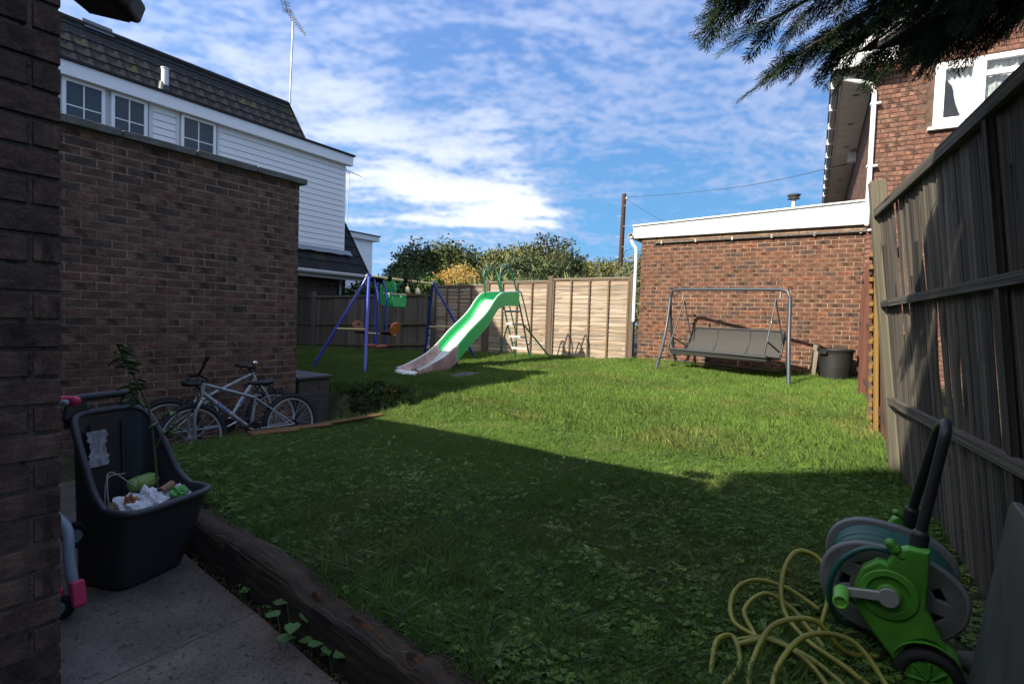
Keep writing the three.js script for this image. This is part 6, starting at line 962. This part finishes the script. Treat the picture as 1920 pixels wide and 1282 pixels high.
function leafRosette(kind, seed) {                               // clover (three round leaflets on stalks) or broad weed
  const r = rng(seed), gs = [];
  if (kind === 'clover') for (let i = 0; i < 7; i++) { const a = r() * 6.3, d = 0.045 * Math.sqrt(r()), h = 0.025 + r() * 0.03, c = new THREE.Vector3(Math.cos(a) * d, h, Math.sin(a) * d), tilt = new THREE.Euler((r() - 0.5) * 0.7, r() * 6, (r() - 0.5) * 0.7); for (let k = 0; k < 3; k++) { const L = 0.014 + r() * 0.006; gs.push(gridGeo(2, 2, (x, y) => new THREE.Vector3((x - 0.5) * L * 1.15 * Math.sin(Math.PI * (0.12 + y * 0.72)), Math.abs(x - 0.5) * 0.006, y * L)).rotateY(k * 2.094).applyMatrix4(new THREE.Matrix4().makeRotationFromEuler(tilt).setPosition(c))); } }
  else for (let i = 0; i < 7; i++) { const L = 0.05 + r() * 0.05, W = kind === 'broad' ? L * 0.5 : L * 0.3; gs.push(gridGeo(2, 4, (x, y) => new THREE.Vector3((x - 0.5) * W * Math.sin(Math.PI * Math.pow(0.05 + y * 0.95, 0.8)), 0.012 + Math.sin(y * 2.2) * L * 0.35 + Math.abs(x - 0.5) * 0.008, y * L)).rotateY(i * 0.9 + r()).rotateX((r() - 0.5) * 0.2)); }
  return merge(gs);
}
{
  const r = rng(401);
  const inLawn = (x, u) => { if (u < edgeU(x) + 0.17 || u > 10.22) return false; if (u > 9.9 - 0.35 * Math.max(0, -9.3 - x) && x < -9.3) return false; const fx = 0.21 - 0.0 + (u < 4.37 ? (4.37 - u) * 0.172 : -(u - 4.37) * 0.05); if (x > fx - 0.02) return false; if (u < 3.95 && x < -4.15 + (fbm(u * 2.2, 3, 3, 5) - 0.5) * 0.25) return false; if (x < -4.2 && u < 4.6) return false; if (x < -4 && u < 1.3) return false; if (x > -5.5 && x < -5.0 && u > 6.12 && u < 6.85) return false; return true; };
  const spots = (n, u0, u1, pick) => { const L = []; let g = 0; while (L.length < n && g++ < n * 8) { const u = lerp(u0, u1, r()), x = lerp(-13, 0.75, r()); const px = Math.atan2(x * 0.829 + u * 0.559, -x * 0.559 + u * 0.829); if (Math.abs(px) > 0.86 || !inLawn(x, u)) continue; const dist = Math.hypot(x, u); if (pick && !pick(x, u, dist)) continue; L.push([x, u, dist]); } return L; };
  const mat4 = (x, u, s, sy, dy = 0) => new THREE.Matrix4().compose(V(x, groundY(x, u) - 0.004 + dy, u), new THREE.Quaternion().setFromEuler(new THREE.Euler((r() - 0.5) * 0.3, r() * 6.3, (r() - 0.5) * 0.3)), new THREE.Vector3(s, sy, s));
  const clov = (x, u) => clamp(ss(0.46, 0.62, fbm(x * 0.9 + 7, u * 0.9, 3, 61)) * 0.5 + ss(-1.6, -0.1, x) * 0.8);
  const bare = (x, u) => 0.8 * Math.exp(-(Math.pow((x + 7.4) / 0.5, 2) + Math.pow((u - 6.6) / 0.45, 2))) + 0.7 * Math.exp(-(Math.pow((x + 2.1) / 0.8, 2) + Math.pow((u - 8.95) / 0.25, 2))) + 0.8 * Math.exp(-(Math.pow((x + 5.95) / 0.35, 2) + Math.pow((u - 5.65) / 0.3, 2))) + ss(0.60, 0.70, fbm(x * 1.7 + 20, u * 1.7, 4, 66)) * 0.7 + ss(0.02, 0.25, x + (fbm(x * 3, u * 3, 3, 9) - 0.5) * 0.4) * ss(3.7, 2.9, u) + ss(0.35, 0.05, u - edgeU(x) - 0.17) * ss(0.42, 0.6, fbm(x * 2.5, u * 2.5, 3, 8)) * 0.8;
  const tone = (x, u) => fbm(x * 1.1 + 3, u * 1.1 + 5, 3, 71), dry = (x, u) => ss(0.52, 0.72, fbm(x * 2.3 + 13, u * 2.3, 3, 73));
  const tint = (base, yel) => (q) => { const k = 0.66 + q.t * 0.6, d = q.d; return [lerp(base[0], yel[0], d) * k * q.j, lerp(base[1], yel[1], d) * k * q.j, lerp(base[2], yel[2], d) * k * q.j]; };
  const mk = (name, label, cat, g, L, s0, s1, base, yel, rough = 0.55) => { const list = L.map(([x, u]) => { const s = lerp(s0, s1, r()); return { m: mat4(x, u, s, s * (0.75 + 0.5 * tone(x * 2, u * 2))), t: tone(x, u), d: dry(x, u) * r(), j: 0.75 + r() * 0.5 }; }); const lm = leafMat([1, 1, 1], rough); lm.transmission = 0.35; lm.thickness = 0; lm.roughness = 0.9; const o = instances(null, name, g, lm, list, tint(base, yel)); o.userData = { label, category: cat, kind: 'stuff' }; };
  const keepG = (x, u, d) => r() > bare(x, u) && r() > clov(x, u) * 0.30;
  mk('grass', 'short green grass blades covering the near shaded lawn', 'grass', bladeClump(16, 0.050, 0.0036, 0.05, 411, 0.8), spots(75000, 1.1, 4.6, keepG), 0.7, 1.35, [0.135, 0.250, 0.036], [0.22, 0.27, 0.065]);
  mk('far_grass', 'sunlit green grass covering the far part of the lawn', 'grass', bladeClump(20, 0.075, 0.0055, 0.075, 412, 0.6), spots(50000, 4.2, 10.25, keepG), 0.7, 1.35, [0.135, 0.235, 0.036], [0.25, 0.26, 0.07]);
  mk('long_grass', 'taller tufts of grass scattered on the lawn and along edges', 'grass', bladeClump(14, 0.14, 0.0042, 0.03, 413, 0.9), [...spots(900, 1.15, 9.5, (x, u) => fbm(x * 3, u * 3, 2, 55) > 0.62), ...spots(700, 9.85, 10.25), ...spots(200, 1.15, 1.6)], 0.6, 1.2, [0.125, 0.22, 0.038], [0.25, 0.26, 0.08]);
  mk('clover', 'clover leaves spreading through the lawn and by the right fence', 'clover', leafRosette('clover', 421), [...spots(12000, 1.1, 4.6, (x, u) => r() < 0.15 + clov(x, u) && r() > bare(x, u) * 0.8), ...spots(11000, 4.4, 10, (x, u) => r() < clov(x, u))], 0.35, 0.78, [0.115, 0.215, 0.036], [0.18, 0.24, 0.05]);
  mk('broad_weeds', 'broad leaved weeds and dandelions in the lawn', 'weeds', leafRosette('broad', 422), [...spots(520, 1.1, 4.6), ...spots(500, 4.4, 9.8), ...spots(260, 1.4, 9.5, (x) => x > -0.9)], 0.22, 0.62, [0.095, 0.16, 0.045], [0.17, 0.2, 0.07]);
  mk('narrow_weeds', 'narrow leaved plantain weeds in the lawn', 'weeds', leafRosette('narrow', 423), [...spots(700, 1.1, 4.6), ...spots(500, 4.4, 9.8)], 0.4, 0.95, [0.115, 0.19, 0.05], [0.2, 0.22, 0.08]);
  // leaf litter in the gap between slab and sleeper, seedlings there
  const lit = []; for (let i = 0; i < 420; i++) { const x = lerp(-2.6, -0.6, r()), u = edgeU(x) + 0.005 + r() * 0.045; lit.push({ m: new THREE.Matrix4().compose(V(x, -0.035 + r() * 0.02, u), new THREE.Quaternion().setFromEuler(new THREE.Euler(r() * 6, r() * 6, r() * 6)), new THREE.Vector3(1, 1, 1).multiplyScalar(0.5 + r() * 0.8)), v: 0.6 + r() * 0.8 }); }
  const lo = instances(null, 'leaf_litter', leafClump(4, 0.018, 0.012, 431), leafMat([1, 1, 1], 0.9), lit, (q) => [0.07 * q.v, 0.05 * q.v, 0.03 * q.v]); lo.userData = { label: 'dead leaves and crumbs in the gap beside the sleeper', category: 'leaf litter', kind: 'stuff' };
  const deb = []; for (let i = 0; i < 260; i++) { const x = lerp(-2.6, -1.0, r()), u = lerp(0.4, 1.05, Math.sqrt(r())); deb.push({ m: new THREE.Matrix4().compose(V(x, 0.003, u), new THREE.Quaternion().setFromEuler(new THREE.Euler(0, r() * 6, 0)), new THREE.Vector3(1, 0.35, 1).multiplyScalar(0.15 + r() * r() * 0.6)), v: 0.5 + r() * 0.8 }); }
  const dbo = instances(null, 'slab_debris', leafClump(3, 0.014, 0.006, 432), leafMat([1, 1, 1], 0.9), deb, (q) => [0.06 * q.v, 0.05 * q.v, 0.04 * q.v]); dbo.userData = { label: 'small dark crumbs and bits scattered on the patio slabs', category: 'debris', kind: 'stuff' };
  const seed = (x, u, n, s, label) => { const t = thing('seedling', label, 'plant'), lm = leafMat([0.055, 0.12, 0.03]); const st = []; for (let i = 0; i < n; i++) { const a = i * 2.4 + r(), d = (0.02 + 0.03 * r()) * s, p = V(x + Math.cos(a) * d, 0.03 * s + r() * 0.05 * s, u + Math.sin(a) * d); st.push(tube([V(x, -0.04, u), p], 0.0012, 1, 4)); mesh('leaf', gridGeo(2, 4, (e, f) => new THREE.Vector3((e - 0.5) * 0.045 * s * Math.sin(Math.PI * Math.pow(0.06 + f * 0.94, 0.7)), Math.abs(e - 0.5) * 0.012 - f * f * 0.01, f * 0.05 * s)).rotateY(-a + 1.57).translate(p.x, p.y, p.z), lm, t); } mesh('stems', merge(st), lm, t); settle(t, x, 0, u); };
  seed(-1.66, 1.12, 2, 1.3, 'upper round leaved seedling at the slab edge by the sleeper'); seed(-1.62, 1.06, 3, 1.2, 'leafy seedling lying over the slab corner nearest the camera'); seed(-1.50, 1.09, 3, 1.0, 'seedling in the gap right of the slab seam'); seed(-1.40, 1.095, 3, 0.8, 'rightmost small seedling below the sleeper'); seed(-2.05, 1.155, 4, 0.5, 'tiny seedling in the gap near the cart end'); seed(-1.85, 1.14, 4, 0.45, 'tiny seedling in the gap at the slab seam');
  // ivy bed beyond the storage box
  const iv = []; for (let i = 0; i < 900; i++) { const x = lerp(-5.6, -4.3, r()), u = lerp(4.0, 5.0, r()); if (Math.hypot((x + 5.0) / 0.52, (u - 4.5) / 0.38) > 0.75 + r() * 0.35) continue; iv.push({ m: new THREE.Matrix4().compose(V(x, groundY(x, u) + 0.02 + r() * 0.06, u), new THREE.Quaternion().setFromEuler(new THREE.Euler((r() - 0.5), r() * 6, (r() - 0.5))), new THREE.Vector3(1, 1, 1).multiplyScalar(0.5 + r() * 0.5)), v: 0.6 + r() * 0.7 }); }
  const io = instances(null, 'ivy_bed', leafClump(7, 0.055, 0.07, 441, { w: 0.8 }), leafMat([1, 1, 1], 0.45), iv, (q) => [0.030 * q.v, 0.052 * q.v, 0.020 * q.v]); io.userData = { label: 'dark ivy and low leaves in the pit beyond the storage box', category: 'ivy', kind: 'stuff' };
  const fl = []; for (let i = 0; i < 5; i++) { const [x, u] = [[-1.75, 3.3], [-1.62, 3.38], [-2.9, 8.55], [-3.4, 7.7], [-0.6, 5.6]][i]; fl.push({ m: mat4(x, u, 1, 1, 0.05), v: 1 }); }
  const fo = instances(null, 'fallen_petals', leafClump(3, 0.022, 0.012, 451, { w: 0.9 }), leafMat([1, 1, 1]), fl, () => [0.62, 0.55, 0.45]); fo.userData = { label: 'few pale petals and clover flowers dotted on the grass', category: 'petals', kind: 'stuff' };
}
renderer.render(scene, camera);
